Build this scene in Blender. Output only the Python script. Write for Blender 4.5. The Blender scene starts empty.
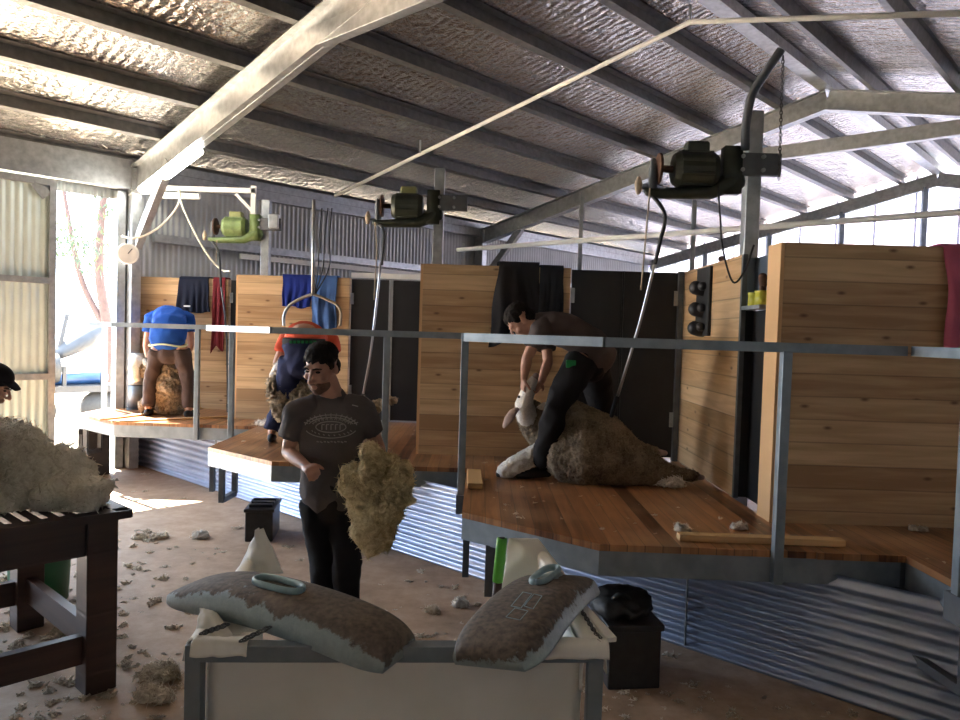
import bpy, bmesh, math, random
from mathutils import Vector, Matrix, noise
from mathutils.bvhtree import BVHTree
random.seed(7)
C = bpy.context.scene.collection
V = Vector
# ------------------------------------------------------------------ camera / measuring
FPX, EYE = 750.0, 1.83
_p, _r = math.radians(2.06), math.radians(1.72)
_f = V((0, math.cos(_p), -math.sin(_p))); _u0 = V((0, math.sin(_p), math.cos(_p))); _r0 = V((1, 0, 0))
_R = _r0*math.cos(_r) + _u0*math.sin(_r); _U = -_r0*math.sin(_r) + _u0*math.cos(_r)
def ray(x, y): return _f + _R*((x-480)/FPX) + _U*((360-y)/FPX)
def G(x, y, z=0.0):            # measured point of the photo on the level z
    d = ray(x, y); t = (z-EYE)/d.z; return V((d.x*t, d.y*t, z))
def D(x, y, Y):                # measured point of the photo at the depth Y
    d = ray(x, y); t = Y/d.y; return V((d.x*t, Y, EYE+d.z*t))
LV, RV = V((-.733, .680, 0)), V((.680, .733, 0))      # shed axes: across (to the eave wall) and along
def W(l, r, z=0.0): return LV*l + RV*r + V((0, 0, z))
STEP = V((2.3, -2.12, 0))      # from one shearing stand to the next
# ------------------------------------------------------------------ materials
def newmat(name):
    m = bpy.data.materials.new(name); m.use_nodes = True
    nt = m.node_tree; b = nt.nodes['Principled BSDF']
    return m, nt, b
def N(nt, typ, **kw):
    n = nt.nodes.new(typ)
    for k, v in kw.items():
        if k in n.inputs: n.inputs[k].default_value = v
        else: setattr(n, k, v)
    return n
def ramp(nt, stops):
    n = nt.nodes.new('ShaderNodeValToRGB'); e = n.color_ramp.elements
    while len(e) < len(stops): e.new(.5)
    for i, (p, c) in enumerate(stops):
        e[i].position = p; e[i].color = (*c, 1) if len(c) == 3 else c
    return n
def mathn(nt, op, a, b=None, clamp=False):
    n = nt.nodes.new('ShaderNodeMath'); n.operation = op; n.use_clamp = clamp
    for i, v in enumerate((a, b)):
        if v is None: continue
        if isinstance(v, (int, float)): n.inputs[i].default_value = v
        else: nt.links.new(v, n.inputs[i])
    return n.outputs[0]
def mixc(nt, fac, a, b):
    n = nt.nodes.new('ShaderNodeMix'); n.data_type = 'RGBA'
    for s, v in ((0, fac), (6, a), (7, b)):
        if isinstance(v, (int, float)): n.inputs[s].default_value = v
        elif isinstance(v, tuple): n.inputs[s].default_value = (*v, 1)
        else: nt.links.new(v, n.inputs[s])
    return n.outputs[2]
def bump(nt, b, h, strength=.3, dist=.01):
    n = N(nt, 'ShaderNodeBump', Strength=strength, Distance=dist)
    nt.links.new(h, n.inputs['Height']); nt.links.new(n.outputs[0], b.inputs['Normal'])
def plain(name, col, rough=.6, metal=0.0, var=.25, scale=8, bmp=0.0, bscale=60, spec=None, bdist=.01):
    m, nt, b = newmat(name)
    tc = N(nt, 'ShaderNodeTexCoord')
    no = N(nt, 'ShaderNodeTexNoise', Scale=scale, Detail=5.0); nt.links.new(tc.outputs['Object'], no.inputs['Vector'])
    a = tuple(c*(1-var) for c in col); z = tuple(min(1, c*(1+var)) for c in col)
    rp = ramp(nt, [(.3, a), (.7, z)]); nt.links.new(no.outputs['Fac'], rp.inputs[0])
    nt.links.new(rp.outputs[0], b.inputs['Base Color'])
    b.inputs['Roughness'].default_value = rough; b.inputs['Metallic'].default_value = metal
    if spec is not None: b.inputs['Specular IOR Level'].default_value = spec
    if bmp:
        n2 = N(nt, 'ShaderNodeTexNoise', Scale=bscale, Detail=4.0); nt.links.new(tc.outputs['Object'], n2.inputs['Vector'])
        bump(nt, b, n2.outputs['Fac'], bmp, bdist)
    return m
def planks(name, along, across, width, c1, c2, rough, knots=True, joint=.4, grain=22, worn=None):
    """timber boards: along / across are the axes (0,1,2) of the object's own coordinates"""
    m, nt, b = newmat(name); L = nt.links.new
    tc = N(nt, 'ShaderNodeTexCoord'); sx = N(nt, 'ShaderNodeSeparateXYZ'); L(tc.outputs['Object'], sx.inputs[0])
    u, v = sx.outputs[along], sx.outputs[across]
    t = mathn(nt, 'DIVIDE', mathn(nt, 'ADD', v, 50.0), width); idn = mathn(nt, 'FLOOR', t); fr = mathn(nt, 'FRACT', t)
    wn = N(nt, 'ShaderNodeTexWhiteNoise', noise_dimensions='1D'); L(idn, wn.inputs['W'])
    cv = N(nt, 'ShaderNodeCombineXYZ')
    L(mathn(nt, 'ADD', mathn(nt, 'MULTIPLY', u, 1.6), mathn(nt, 'MULTIPLY', idn, 13.7)), cv.inputs[0]); L(mathn(nt, 'MULTIPLY', v, grain), cv.inputs[1])
    no = N(nt, 'ShaderNodeTexNoise', Scale=1.0, Detail=6.0, Distortion=.6); L(cv.outputs[0], no.inputs['Vector'])
    f = mathn(nt, 'ADD', mathn(nt, 'MULTIPLY', no.outputs['Fac'], .9), mathn(nt, 'MULTIPLY', mathn(nt, 'SUBTRACT', wn.outputs['Value'], .5), .45))
    rp = ramp(nt, [(.2, c1), (.75, c2)]); L(f, rp.inputs[0]); col = rp.outputs[0]
    if worn:
        wz = N(nt, 'ShaderNodeTexNoise', Scale=1.7, Detail=4.0); L(tc.outputs['Object'], wz.inputs['Vector'])
        wr = ramp(nt, [(.45, (0, 0, 0)), (.75, (1, 1, 1))]); L(wz.outputs['Fac'], wr.inputs[0])
        col = mixc(nt, mathn(nt, 'MULTIPLY', wr.outputs[0], .7), col, worn)
    if knots:
        kv = N(nt, 'ShaderNodeCombineXYZ')
        L(mathn(nt, 'ADD', mathn(nt, 'MULTIPLY', u, 2.4), mathn(nt, 'MULTIPLY', idn, 5.31)), kv.inputs[0]); L(mathn(nt, 'MULTIPLY', v, 5.5), kv.inputs[1])
        vo = N(nt, 'ShaderNodeTexVoronoi', Scale=1.0, voronoi_dimensions='2D'); L(kv.outputs[0], vo.inputs['Vector'])
        kr = ramp(nt, [(.02, (1, 1, 1)), (.085, (0, 0, 0))]); L(vo.outputs['Distance'], kr.inputs[0])
        sel = mathn(nt, 'GREATER_THAN', N(nt, 'ShaderNodeSeparateColor').outputs[0], .5)
        sc = nt.nodes[-1] if False else None
        sep = [n for n in nt.nodes if n.type == 'SEPCOLOR' or n.bl_idname == 'ShaderNodeSeparateColor'][0]
        L(vo.outputs['Color'], sep.inputs[0])
        col = mixc(nt, mathn(nt, 'MULTIPLY', mathn(nt, 'MULTIPLY', kr.outputs[0], sel), .8), col, (.10, .04, .015))
    ed = mathn(nt, 'ABSOLUTE', mathn(nt, 'SUBTRACT', fr, .5))
    jr = ramp(nt, [(.455, (0, 0, 0)), (.49, (1, 1, 1))]); L(ed, jr.inputs[0])
    col = mixc(nt, mathn(nt, 'MULTIPLY', jr.outputs[0], joint), col, (.05, .03, .015))
    L(col, b.inputs['Base Color']); b.inputs['Roughness'].default_value = rough
    bump(nt, b, mathn(nt, 'SUBTRACT', mathn(nt, 'MULTIPLY', no.outputs['Fac'], .2), jr.outputs[0]), .35, .004)
    return m
M = {}
M['galv'] = plain('galvanised steel', (.42, .44, .45), .42, .8, .18, 14)
M['purlin'] = plain('dull galvanised purlin', (.20, .20, .195), .5, .7, .18, 14)
M['galv_sheet'] = plain('zinc sheeting', (.56, .57, .57), .34, .85, .10, 3)
M['skirt_sheet'] = plain('bare zinc skirting', (.36, .41, .52), .40, .9, .08, 4)
M['zinc_wall'] = plain('weathered wall sheeting', (.40, .41, .40), .5, .55, .10, 3)
M['painted_leaf'] = plain('pale door sheeting', (.60, .70, .68), .5, .3, .08, 3)
M['steel_dark'] = plain('grey painted steel', (.13, .14, .15), .5, .5, .2, 10)
M['steel_bluegrey'] = plain('blue grey rail steel', (.23, .27, .30), .45, .6, .18, 10)
M['black_board'] = plain('black formply', (.012, .012, .013), .45, 0, .3, 4)
M['rubber'] = plain('black rubber', (.015, .015, .015), .6, 0, .3, 20)
M['crate_black'] = plain('black plastic', (.020, .018, .018), .45, 0, .3, 20)
M['white_paint'] = plain('white painted steel', (.78, .78, .74), .5, 0, .06, 8)
M['cable_white'] = plain('cream cable', (.75, .70, .58), .5, 0, .08, 8)
M['rope_tan'] = plain('pale cord', (.40, .33, .24), .8, 0, .2, 30)
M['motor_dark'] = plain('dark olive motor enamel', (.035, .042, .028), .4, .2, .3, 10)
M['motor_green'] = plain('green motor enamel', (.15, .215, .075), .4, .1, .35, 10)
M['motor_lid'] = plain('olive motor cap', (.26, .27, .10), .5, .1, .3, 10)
M['rust'] = plain('rusty cast iron', (.10, .05, .03), .8, .3, .4, 20)
M['chrome'] = plain('polished tube', (.42, .42, .43), .3, 1, .05, 8)
M['skin'] = plain('tanned skin', (.42, .22, .15), .5, 0, .12, 14, .1, 90)
M['hair'] = plain('dark hair', (.016, .012, .010), .85, 0, .3, 60, .6, 120, .15)
M['eye'] = plain('dark eye', (.03, .025, .02), .2, 0, .1, 10)
def cloth(name, col, var=.15): return plain(name, col, .9, 0, var, 5, .25, 220, .2)
M['tee_grey'] = cloth('charcoal tee cotton', (.092, .079, .076))
M['tee_print'] = cloth('faded print', (.34, .32, .31))
M['trouser_black'] = cloth('black work trousers', (.013, .012, .013))
M['shirt_brown'] = cloth('brown grey shirt cotton', (.085, .066, .061))
M['shirt_blue'] = cloth('royal blue polo', (.015, .075, .34))
M['piping'] = cloth('pale yellow hem', (.62, .66, .42))
M['trouser_brown'] = cloth('brown grey trousers', (.060, .042, .038))
M['singlet_red'] = cloth('red orange shirt', (.50, .085, .045))
M['trouser_navy'] = cloth('navy trousers', (.018, .024, .065))
M['waistband'] = cloth('black waistband', (.02, .02, .022))
M['logo_green'] = cloth('green badge', (.015, .16, .05))
M['shoe'] = plain('black moccasin', (.012, .011, .011), .7, 0, .2, 12)
M['navy_cloth'] = cloth('navy fleece cloth', (.014, .018, .035))
M['maroon_cloth'] = cloth('maroon towel', (.17, .022, .028))
M['blue_cloth'] = cloth('deep blue towel', (.012, .028, .20))
M['denim'] = cloth('blue denim', (.055, .12, .30), .3)
M['charcoal_cloth'] = cloth('charcoal jumper', (.024, .024, .027))
M['grey_cloth'] = cloth('dark grey trousers', (.032, .036, .044))
M['pink_cloth'] = cloth('dusky pink towel', (.62, .16, .25))
M['white_cloth'] = cloth('white badge', (.7, .7, .7))
def wool_mat(name, c_lo, c_hi, scale=26, bmp=.9):
    m, nt, b = newmat(name); L = nt.links.new
    tc = N(nt, 'ShaderNodeTexCoord')
    n1 = N(nt, 'ShaderNodeTexNoise', Scale=scale, Detail=8.0, Roughness=.7, Distortion=1.2); L(tc.outputs['Object'], n1.inputs['Vector'])
    n2 = N(nt, 'ShaderNodeTexNoise', Scale=scale*.18, Detail=4.0); L(tc.outputs['Object'], n2.inputs['Vector'])
    f = mathn(nt, 'ADD', mathn(nt, 'MULTIPLY', n1.outputs['Fac'], .6), mathn(nt, 'MULTIPLY', n2.outputs['Fac'], .45))
    rp = ramp(nt, [(.38, c_lo), (.62, c_hi)]); L(f, rp.inputs[0]); L(rp.outputs[0], b.inputs['Base Color'])
    b.inputs['Roughness'].default_value = .95; b.inputs['Specular IOR Level'].default_value = .1
    bump(nt, b, n1.outputs['Fac'], bmp, .02)
    return m
M['wool_cream'] = wool_mat('cream fleece wool', (.60, .54, .42), (.95, .91, .80))
M['wool_hair'] = plain('loose cream fibres', (.76, .70, .57), .9, 0, .1, 10)
M['wool_yellow'] = wool_mat('yellowish fleece wool', (.34, .25, .12), (.84, .70, .43), 20)
M['wool_sheep'] = wool_mat('weathered grey brown fleece', (.11, .082, .056), (.38, .30, .21), 42, 1.0)
M['wool_tan'] = wool_mat('tan shaggy fleece', (.12, .085, .055), (.44, .36, .26), 26)
M['wool_white'] = wool_mat('white face wool', (.52, .47, .41), (.86, .82, .76), 40, .5)
M['wool_dirty'] = wool_mat('dirty wool scraps', (.40, .32, .23), (.86, .78, .66), 18)
M['sheep_skin'] = plain('pinkish grey sheep skin', (.30, .21, .18), .7, 0, .2, 20)
M['hoof'] = plain('grey hoof', (.06, .05, .045), .6, 0, .2, 20)
# concrete floor under dust
m, nt, b = newmat('dusty concrete'); L = nt.links.new
tc = N(nt, 'ShaderNodeTexCoord')
n1 = N(nt, 'ShaderNodeTexNoise', Scale=.9, Detail=8.0, Roughness=.65); L(tc.outputs['Object'], n1.inputs['Vector'])
n2 = N(nt, 'ShaderNodeTexNoise', Scale=9.0, Detail=8.0, Roughness=.7); L(tc.outputs['Object'], n2.inputs['Vector'])
f = mathn(nt, 'ADD', mathn(nt, 'MULTIPLY', n1.outputs['Fac'], .65), mathn(nt, 'MULTIPLY', n2.outputs['Fac'], .4))
rp = ramp(nt, [(.36, (.22, .145, .09)), (.52, (.37, .255, .17)), (.68, (.50, .375, .27))]); L(f, rp.inputs[0]); L(rp.outputs[0], b.inputs['Base Color'])
b.inputs['Roughness'].default_value = .62; bump(nt, b, n2.outputs['Fac'], .35, .01); M['floor'] = m
# crinkled foil blanket on the underside of the roof sheets
m, nt, b = newmat('crinkled foil'); L = nt.links.new
tc = N(nt, 'ShaderNodeTexCoord'); mp = N(nt, 'ShaderNodeMapping'); L(tc.outputs['Object'], mp.inputs[0])
mp.inputs['Rotation'].default_value = (0, 0, -math.atan2(RV.y, RV.x))
sx = N(nt, 'ShaderNodeSeparateXYZ'); L(mp.outputs[0], sx.inputs[0])
n1 = N(nt, 'ShaderNodeTexNoise', Scale=4.0, Detail=3.0, Distortion=.5); L(mp.outputs[0], n1.inputs['Vector'])
ph = mathn(nt, 'ADD', mathn(nt, 'MULTIPLY', sx.outputs[0], 2*math.pi/.10), mathn(nt, 'MULTIPLY', n1.outputs['Fac'], 7.0))
wv = mathn(nt, 'SINE', ph)
ph2 = mathn(nt, 'ADD', mathn(nt, 'MULTIPLY', sx.outputs[1], 2*math.pi/.11), mathn(nt, 'MULTIPLY', n1.outputs['Fac'], 9.0))
wv2 = mathn(nt, 'SINE', ph2)
n2 = N(nt, 'ShaderNodeTexNoise', Scale=30.0, Detail=4.0, Distortion=1.0); L(mp.outputs[0], n2.inputs['Vector'])
n4 = N(nt, 'ShaderNodeTexNoise', Scale=6.5, Detail=2.0, Distortion=.8); L(mp.outputs[0], n4.inputs['Vector'])
h = mathn(nt, 'ADD', mathn(nt, 'MULTIPLY', n4.outputs['Fac'], 4.5), mathn(nt, 'ADD', mathn(nt, 'MULTIPLY', wv, .35), mathn(nt, 'MULTIPLY', n2.outputs['Fac'], 1.2)))
bump(nt, b, h, .30, .03)
cr = ramp(nt, [(.3, (.26, .24, .215)), (.7, (.62, .595, .555))]); L(n2.outputs['Fac'], cr.inputs[0]); L(cr.outputs[0], b.inputs['Base Color'])
b.inputs['Metallic'].default_value = .95; b.inputs['Roughness'].default_value = .20; M['foil'] = m
# translucent sheeting of the far gable
m = bpy.data.materials.new('translucent fibreglass sheet'); m.use_nodes = True; nt = m.node_tree; nt.nodes.clear()
o = N(nt, 'ShaderNodeOutputMaterial'); mx = N(nt, 'ShaderNodeMixShader', Fac=.85)
d_ = N(nt, 'ShaderNodeBsdfDiffuse', Color=(.6, .6, .64, 1)); t_ = N(nt, 'ShaderNodeBsdfTranslucent', Color=(.29, .28, .34, 1))
nt.links.new(d_.outputs[0], mx.inputs[1]); nt.links.new(t_.outputs[0], mx.inputs[2]); nt.links.new(mx.outputs[0], o.inputs[0]); M['translucent'] = m
M['pine_x'] = planks('pine boards', 0, 2, .137, (.37, .225, .11), (.70, .50, .285), .5)
M['pine_y'] = planks('pine side boards', 1, 2, .137, (.46, .27, .12), (.78, .54, .30), .42)
M['pine_end_lit'] = planks('pine end board', 2, 0, .5, (.62, .38, .18), (.80, .54, .30), .5, False, 0)  # paler than the front boards: light on the end faces put into colour
M['deck'] = planks('oiled deck boards', 1, 0, .092, (.085, .028, .010), (.42, .19, .075), .33, False, .7, 26, (.55, .33, .17))
M['batten'] = planks('pale pine batten', 0, 2, .3, (.50, .30, .12), (.74, .50, .25), .55, False, 0)
M['table_wood'] = planks('dark stained table timber', 0, 2, .3, (.026, .013, .010), (.075, .038, .030), .45, False, 0)
M['fluoro'] = None
m, nt, b = newmat('lit fluorescent diffuser'); b.inputs['Base Color'].default_value = (.9, .9, .85, 1)
b.inputs['Emission Color'].default_value = (1, .97, .88, 1); b.inputs['Emission Strength'].default_value = 5.0; M['fluoro'] = m
M['lens_off'] = plain('unlit diffuser', (.72, .72, .68), .35, 0, .05, 5)
# woven wool pack
m, nt, b = newmat('woven white wool pack'); L = nt.links.new
tc = N(nt, 'ShaderNodeTexCoord'); n1 = N(nt, 'ShaderNodeTexNoise', Scale=3.5, Detail=5.0); L(tc.outputs['Object'], n1.inputs['Vector'])
rp = ramp(nt, [(.35, (.70, .68, .61)), (.65, (.82, .80, .74))]); L(n1.outputs['Fac'], rp.inputs[0]); L(rp.outputs[0], b.inputs['Base Color'])
br = N(nt, 'ShaderNodeTexBrick', Scale=34.0); br.inputs['Mortar Size'].default_value = .04; L(tc.outputs['Object'], br.inputs['Vector'])
b.inputs['Roughness'].default_value = .55; bump(nt, b, n1.outputs['Fac'], .2, .02); M['pack'] = m
# pale blue plastic slab caked with brown dirt on top
m, nt, b = newmat('blue plastic under dirt'); L = nt.links.new
tc = N(nt, 'ShaderNodeTexCoord'); at = N(nt, 'ShaderNodeAttribute', attribute_name='dirt')
n1 = N(nt, 'ShaderNodeTexNoise', Scale=22.0, Detail=8.0, Roughness=.75); L(tc.outputs['Object'], n1.inputs['Vector'])
n2 = N(nt, 'ShaderNodeTexNoise', Scale=60.0, Detail=6.0); L(tc.outputs['Object'], n2.inputs['Vector'])
f = mathn(nt, 'ADD', at.outputs['Fac'], mathn(nt, 'MULTIPLY', mathn(nt, 'SUBTRACT', n1.outputs['Fac'], .5), 2.0))
n3 = N(nt, 'ShaderNodeTexNoise', Scale=7.0, Detail=3.0); L(tc.outputs['Object'], n3.inputs['Vector'])
f = mathn(nt, 'ADD', f, mathn(nt, 'MULTIPLY', mathn(nt, 'SUBTRACT', n3.outputs['Fac'], .5), 1.3))
dr = ramp(nt, [(.38, (0, 0, 0)), (.56, (1, 1, 1))]); L(f, dr.inputs[0])
br_ = ramp(nt, [(.3, (.045, .028, .017)), (.7, (.17, .12, .085))]); L(n2.outputs['Fac'], br_.inputs[0])
bl_ = ramp(nt, [(.3, (.24, .30, .31)), (.7, (.38, .45, .455))]); L(n1.outputs['Fac'], bl_.inputs[0])
L(mixc(nt, mathn(nt, 'MULTIPLY', dr.outputs[0], .92), bl_.outputs[0], br_.outputs[0]), b.inputs['Base Color'])
L(mathn(nt, 'ADD', mathn(nt, 'MULTIPLY', dr.outputs[0], .35), .4), b.inputs['Roughness']); bump(nt, b, mathn(nt, 'ADD', dr.outputs[0], n2.outputs['Fac']), .35, .006); M['pad'] = m
M['pad_blue'] = plain('clean blue plastic', (.25, .36, .39), .35, 0, .15, 30)
M['green_plastic'] = plain('bright green plastic', (.10, .42, .03), .4, 0, .15, 10)
M['green_bin'] = plain('dark green plastic', (.015, .12, .05), .45, 0, .15, 10)
M['brush_dark'] = plain('dark brown grip', (.05, .022, .018), .5, 0, .2, 10)
M['tin_yellow'] = plain('yellow green tub', (.52, .50, .06), .45, 0, .15, 10)
M['dial'] = plain('pale dial face', (.66, .64, .60), .4, 0, .05, 10)
M['outdoor_soil'] = plain('pale dry ground', (.66, .54, .40), .9, 0, .15, 1)
M['bark'] = plain('pinkish bark', (.06, .035, .03), .9, 0, .3, 8)
M['leaf'] = plain('eucalypt leaves', (.025, .045, .014), .6, 0, .4, 6)
M['blue_paint'] = plain('blue trailer paint', (.012, .045, .13), .4, .1, .2, 6)
M['trailer_grey'] = plain('grey trailer paint', (.022, .024, .028), .5, .1, .2, 6)
M['rope_steel'] = plain('chain steel', (.10, .10, .10), .4, .8, .2, 30)
# ------------------------------------------------------------------ object helpers
def tag(o, label=None, cat=None, group=None, kind=None):
    if label: o['label'] = label
    if cat: o['category'] = cat
    if group: o['group'] = group
    if kind: o['kind'] = kind
    return o
def empty(name, loc, label=None, cat=None, group=None, kind=None):
    o = bpy.data.objects.new(name, None); C.objects.link(o); o.location = loc; o.empty_display_size = .1
    return tag(o, label, cat, group, kind)
def wloc(o):
    p = V((0, 0, 0))
    while o: p = p + o.location; o = o.parent
    return p
class MB:
    """collects shapes in world coordinates; build() links them as ONE mesh object"""
    def __init__(s): s.bm = bmesh.new()
    def verts(s, co): return [s.bm.verts.new(c) for c in co]
    def face(s, vs):
        try: return s.bm.faces.new(vs)
        except ValueError: return None
    def obox(s, c, ax, ay, az):            # centre and half-axes
        c = V(c); P = []
        for i in (-1, 1):
            for j in (-1, 1):
                for k in (-1, 1): P.append(c + ax*i + ay*j + az*k)
        v = s.verts(P)
        for q in ((0,1,3,2), (4,6,7,5), (0,4,5,1), (2,3,7,6), (0,2,6,4), (1,5,7,3)): s.face([v[i] for i in q])
        return s
    def box(s, lo, hi):
        lo, hi = V(lo), V(hi); h = (hi-lo)/2
        return s.obox((lo+hi)/2, V((h.x,0,0)), V((0,h.y,0)), V((0,0,h.z)))
    def bar(s, a, b, w, h, up=V((0,0,1))): # rectangular bar, w sideways, h along up
        a, b = V(a), V(b); t = (b-a).normalized(); sd = t.cross(V(up))
        if sd.length < 1e-4: sd = t.cross(V((1,0,0)))
        sd.normalize(); u = sd.cross(t).normalized()
        return s.obox((a+b)/2, t*((b-a).length/2), sd*(w/2), u*(h/2))
    def prism(s, poly, z0, z1):
        a = s.verts([(p[0], p[1], z0) for p in poly]); b = s.verts([(p[0], p[1], z1) for p in poly])
        n = len(poly); s.face(a[::-1]); s.face(b)
        for i in range(n): s.face([a[i], a[(i+1) % n], b[(i+1) % n], b[i]])
        return s
    def loft(s, pts, rads, side=None, seg=12, cap=True, round_cap=True):
        pts = [V(p) for p in pts]; rads = [(r, r) if isinstance(r, (int, float)) else r for r in rads]
        if round_cap and cap and len(pts) > 1:
            t0 = (pts[0]-pts[1]).normalized(); t1 = (pts[-1]-pts[-2]).normalized()
            r0, r1 = rads[0], rads[-1]
            pre = [(pts[0]+t0*min(r0)*math.sin(a), (r0[0]*math.cos(a), r0[1]*math.cos(a))) for a in (1.3, .9, .45)]
            post = [(pts[-1]+t1*min(r1)*math.sin(a), (r1[0]*math.cos(a), r1[1]*math.cos(a))) for a in (.45, .9, 1.3)]
            pts = [p for p, _ in pre] + pts + [p for p, _ in post]; rads = [r for _, r in pre] + rads + [r for _, r in post]
        n = len(pts); rings = []; a = None
        for i in range(n):
            t = (pts[min(i+1, n-1)] - pts[max(i-1, 0)])
            if t.length < 1e-9: t = V((0, 0, 1))
            t.normalize()
            ref = V(side) if side is not None else a
            if ref is None: ref = V((1, 0, 0)) if abs(t.x) < .8 else V((0, 1, 0))
            a = ref - t*ref.dot(t)
            if a.length < 1e-5: a = t.orthogonal()
            a.normalize(); b = t.cross(a)
            rings.append(s.verts([pts[i] + a*(rads[i][0]*math.cos(2*math.pi*k/seg)) + b*(rads[i][1]*math.sin(2*math.pi*k/seg)) for k in range(seg)]))
        for i in range(n-1):
            for k in range(seg): s.face([rings[i][k], rings[i][(k+1) % seg], rings[i+1][(k+1) % seg], rings[i+1][k]])
        if cap: s.face(rings[0][::-1]); s.face(rings[-1])
        return s
    def tube(s, pts, r, seg=8): return s.loft(pts, [r]*len(pts), None, seg, True, False)
    def cyl(s, a, b, r, seg=20, r2=None): return s.loft([a, b], [r, r if r2 is None else r2], None, seg, True, False)
    def ell(s, c, rx, ry, rz, X=V((1,0,0)), Y=V((0,1,0)), Z=V((0,0,1)), sub=3):
        r = bmesh.ops.create_icosphere(s.bm, subdivisions=sub, radius=1)
        for v in r['verts']: q = v.co.copy(); v.co = V(c) + X*(q.x*rx) + Y*(q.y*ry) + Z*(q.z*rz)
        return s
    def grid(s, f, nu, nv):
        g = [[s.bm.verts.new(f(i/(nu-1), j/(nv-1))) for j in range(nv)] for i in range(nu)]
        for i in range(nu-1):
            for j in range(nv-1): s.face([g[i][j], g[i+1][j], g[i+1][j+1], g[i][j+1]])
        return s
    def build(s, name, mat, parent=None, smooth=False, bevel=0, remesh=0, sm=0, solid=0, sub=0, dec=0, disp=None, post=None):
        off = wloc(parent) if parent else V((0, 0, 0))
        bmesh.ops.recalc_face_normals(s.bm, faces=s.bm.faces[:]) if not solid else None
        me = bpy.data.meshes.new(name); s.bm.to_mesh(me); s.bm.free()
        o = bpy.data.objects.new(name, me); C.objects.link(o)
        if solid: q = o.modifiers.new('t', 'SOLIDIFY'); q.thickness = solid; q.offset = 0
        if bevel: q = o.modifiers.new('b', 'BEVEL'); q.width = bevel; q.segments = 2; q.limit_method = 'ANGLE'
        if remesh: q = o.modifiers.new('r', 'REMESH'); q.mode = 'VOXEL'; q.voxel_size = remesh
        if sm: q = o.modifiers.new('s', 'SMOOTH'); q.iterations = sm; q.factor = .5
        if sub: q = o.modifiers.new('u', 'SUBSURF'); q.levels = sub; q.render_levels = sub
        if o.modifiers:
            dg = bpy.context.evaluated_depsgraph_get(); dg.update()
            me2 = bpy.data.meshes.new_from_object(o.evaluated_get(dg)); o.modifiers.clear(); o.data = me2
            bpy.data.meshes.remove(me); me = me2; me.name = name
        if disp: displace(me, *disp)
        if post: post(me)
        for v in me.vertices: v.co -= off
        me.materials.clear(); me.materials.append(mat)
        if smooth or remesh or sub:
            for p in me.polygons: p.use_smooth = True
        me.update(); o.parent = parent
        return o
def displace(me, octaves, seed=0):
    """push vertices along their normals by noise: octaves = [(scale, amount, turbulent)]"""
    me.update(); nr = [n.vector.copy() for n in me.vertex_normals]
    so = V((seed*3.7, seed*1.9, seed*.7)); out = []
    for v, n in zip(me.vertices, nr):
        d = 0.0
        for sc, am, tb in octaves:
            q = (v.co+so)*sc
            if tb == 2: d += am*(noise.turbulence(q, 4, True)-.6)
            elif tb == 1: d += am*(.5-abs(noise.noise(q)))*2
            else: d += am*noise.noise(q)
        out.append(v.co + n*d)
    for v, c in zip(me.vertices, out): v.co = c
def corrugated(a, b, z0, z1, horizontal=False, pitch=.076, amp=.009, samp=6, nrm=None, zf=None):
    """sheet from a to b (plan points) between z0 and z1 with rolled waves"""
    a, b = V((a[0], a[1], 0)), V((b[0], b[1], 0)); d = b-a; ln = d.length; t = d/ln
    n = V((t.y, -t.x, 0)); mb = MB(); k = int((z1-z0)/pitch*samp) if horizontal else int(ln/pitch*samp)
    rows = []
    for i in range(k+1):
        if horizontal:
            z = z0+(z1-z0)*i/k; w = amp*math.sin(2*math.pi*(z-z0)/pitch); rows.append(mb.verts([a+n*w+V((0,0,z)), b+n*w+V((0,0,z))]))
        else:
            s_ = ln*i/k; w = amp*math.sin(2*math.pi*s_/pitch); p = a+t*s_+n*w
            rows.append(mb.verts([p+V((0,0,z0)), p+V((0,0,zf(p) if zf else z1))]))
    for i in range(k): mb.face([rows[i][0], rows[i+1][0], rows[i+1][1], rows[i][1]])
    return mb
def structure(o): o['kind'] = 'structure'; return o
def arc(pts, n=12):
    """smooth curve through points (Catmull-Rom)"""
    pts = [V(p) for p in pts]; P = [pts[0]*2-pts[1]] + pts + [pts[-1]*2-pts[-2]]; out = []
    for i in range(1, len(P)-2):
        for k in range(n):
            t = k/n; a, b, c, d = P[i-1], P[i], P[i+1], P[i+2]
            out.append(.5*((2*b)+(c-a)*t+(2*a-5*b+4*c-d)*t*t+(3*b-a-3*c+d)*t**3))
    return out+[pts[-1]]
def add_locks(bm, pts, length, rad, rnd, lift=1.0, seg=3):
    """curly tapering locks of wool growing from (point, normal) pairs"""
    for p, n in pts:
        t = n.orthogonal().normalized(); t.rotate(Matrix.Rotation(rnd.random()*6.283, 3, n))
        d = (n*lift*rnd.uniform(.3, 1.0)+t*rnd.uniform(.4, 1.0)).normalized(); bend = (t.cross(n)*rnd.uniform(-1, 1)-n*rnd.uniform(0, .7))
        ln = length*rnd.uniform(.5, 1.3); r = rad*rnd.uniform(.6, 1.3); prev = None
        for k in range(5):
            f = k/4; c = p-n*r*.6+d*(ln*f)+bend*(ln*.7*f*f); rr = r*(1-f*.85)
            a = d.orthogonal().normalized(); b = d.cross(a)
            ring = [bm.verts.new(c+a*(rr*math.cos(6.283*q/seg))+b*(rr*math.sin(6.283*q/seg))) for q in range(seg)]
            if prev:
                for q in range(seg): bm.faces.new((prev[q], prev[(q+1) % seg], ring[(q+1) % seg], ring[q]))
            prev = ring
        bm.faces.new(prev)
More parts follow.
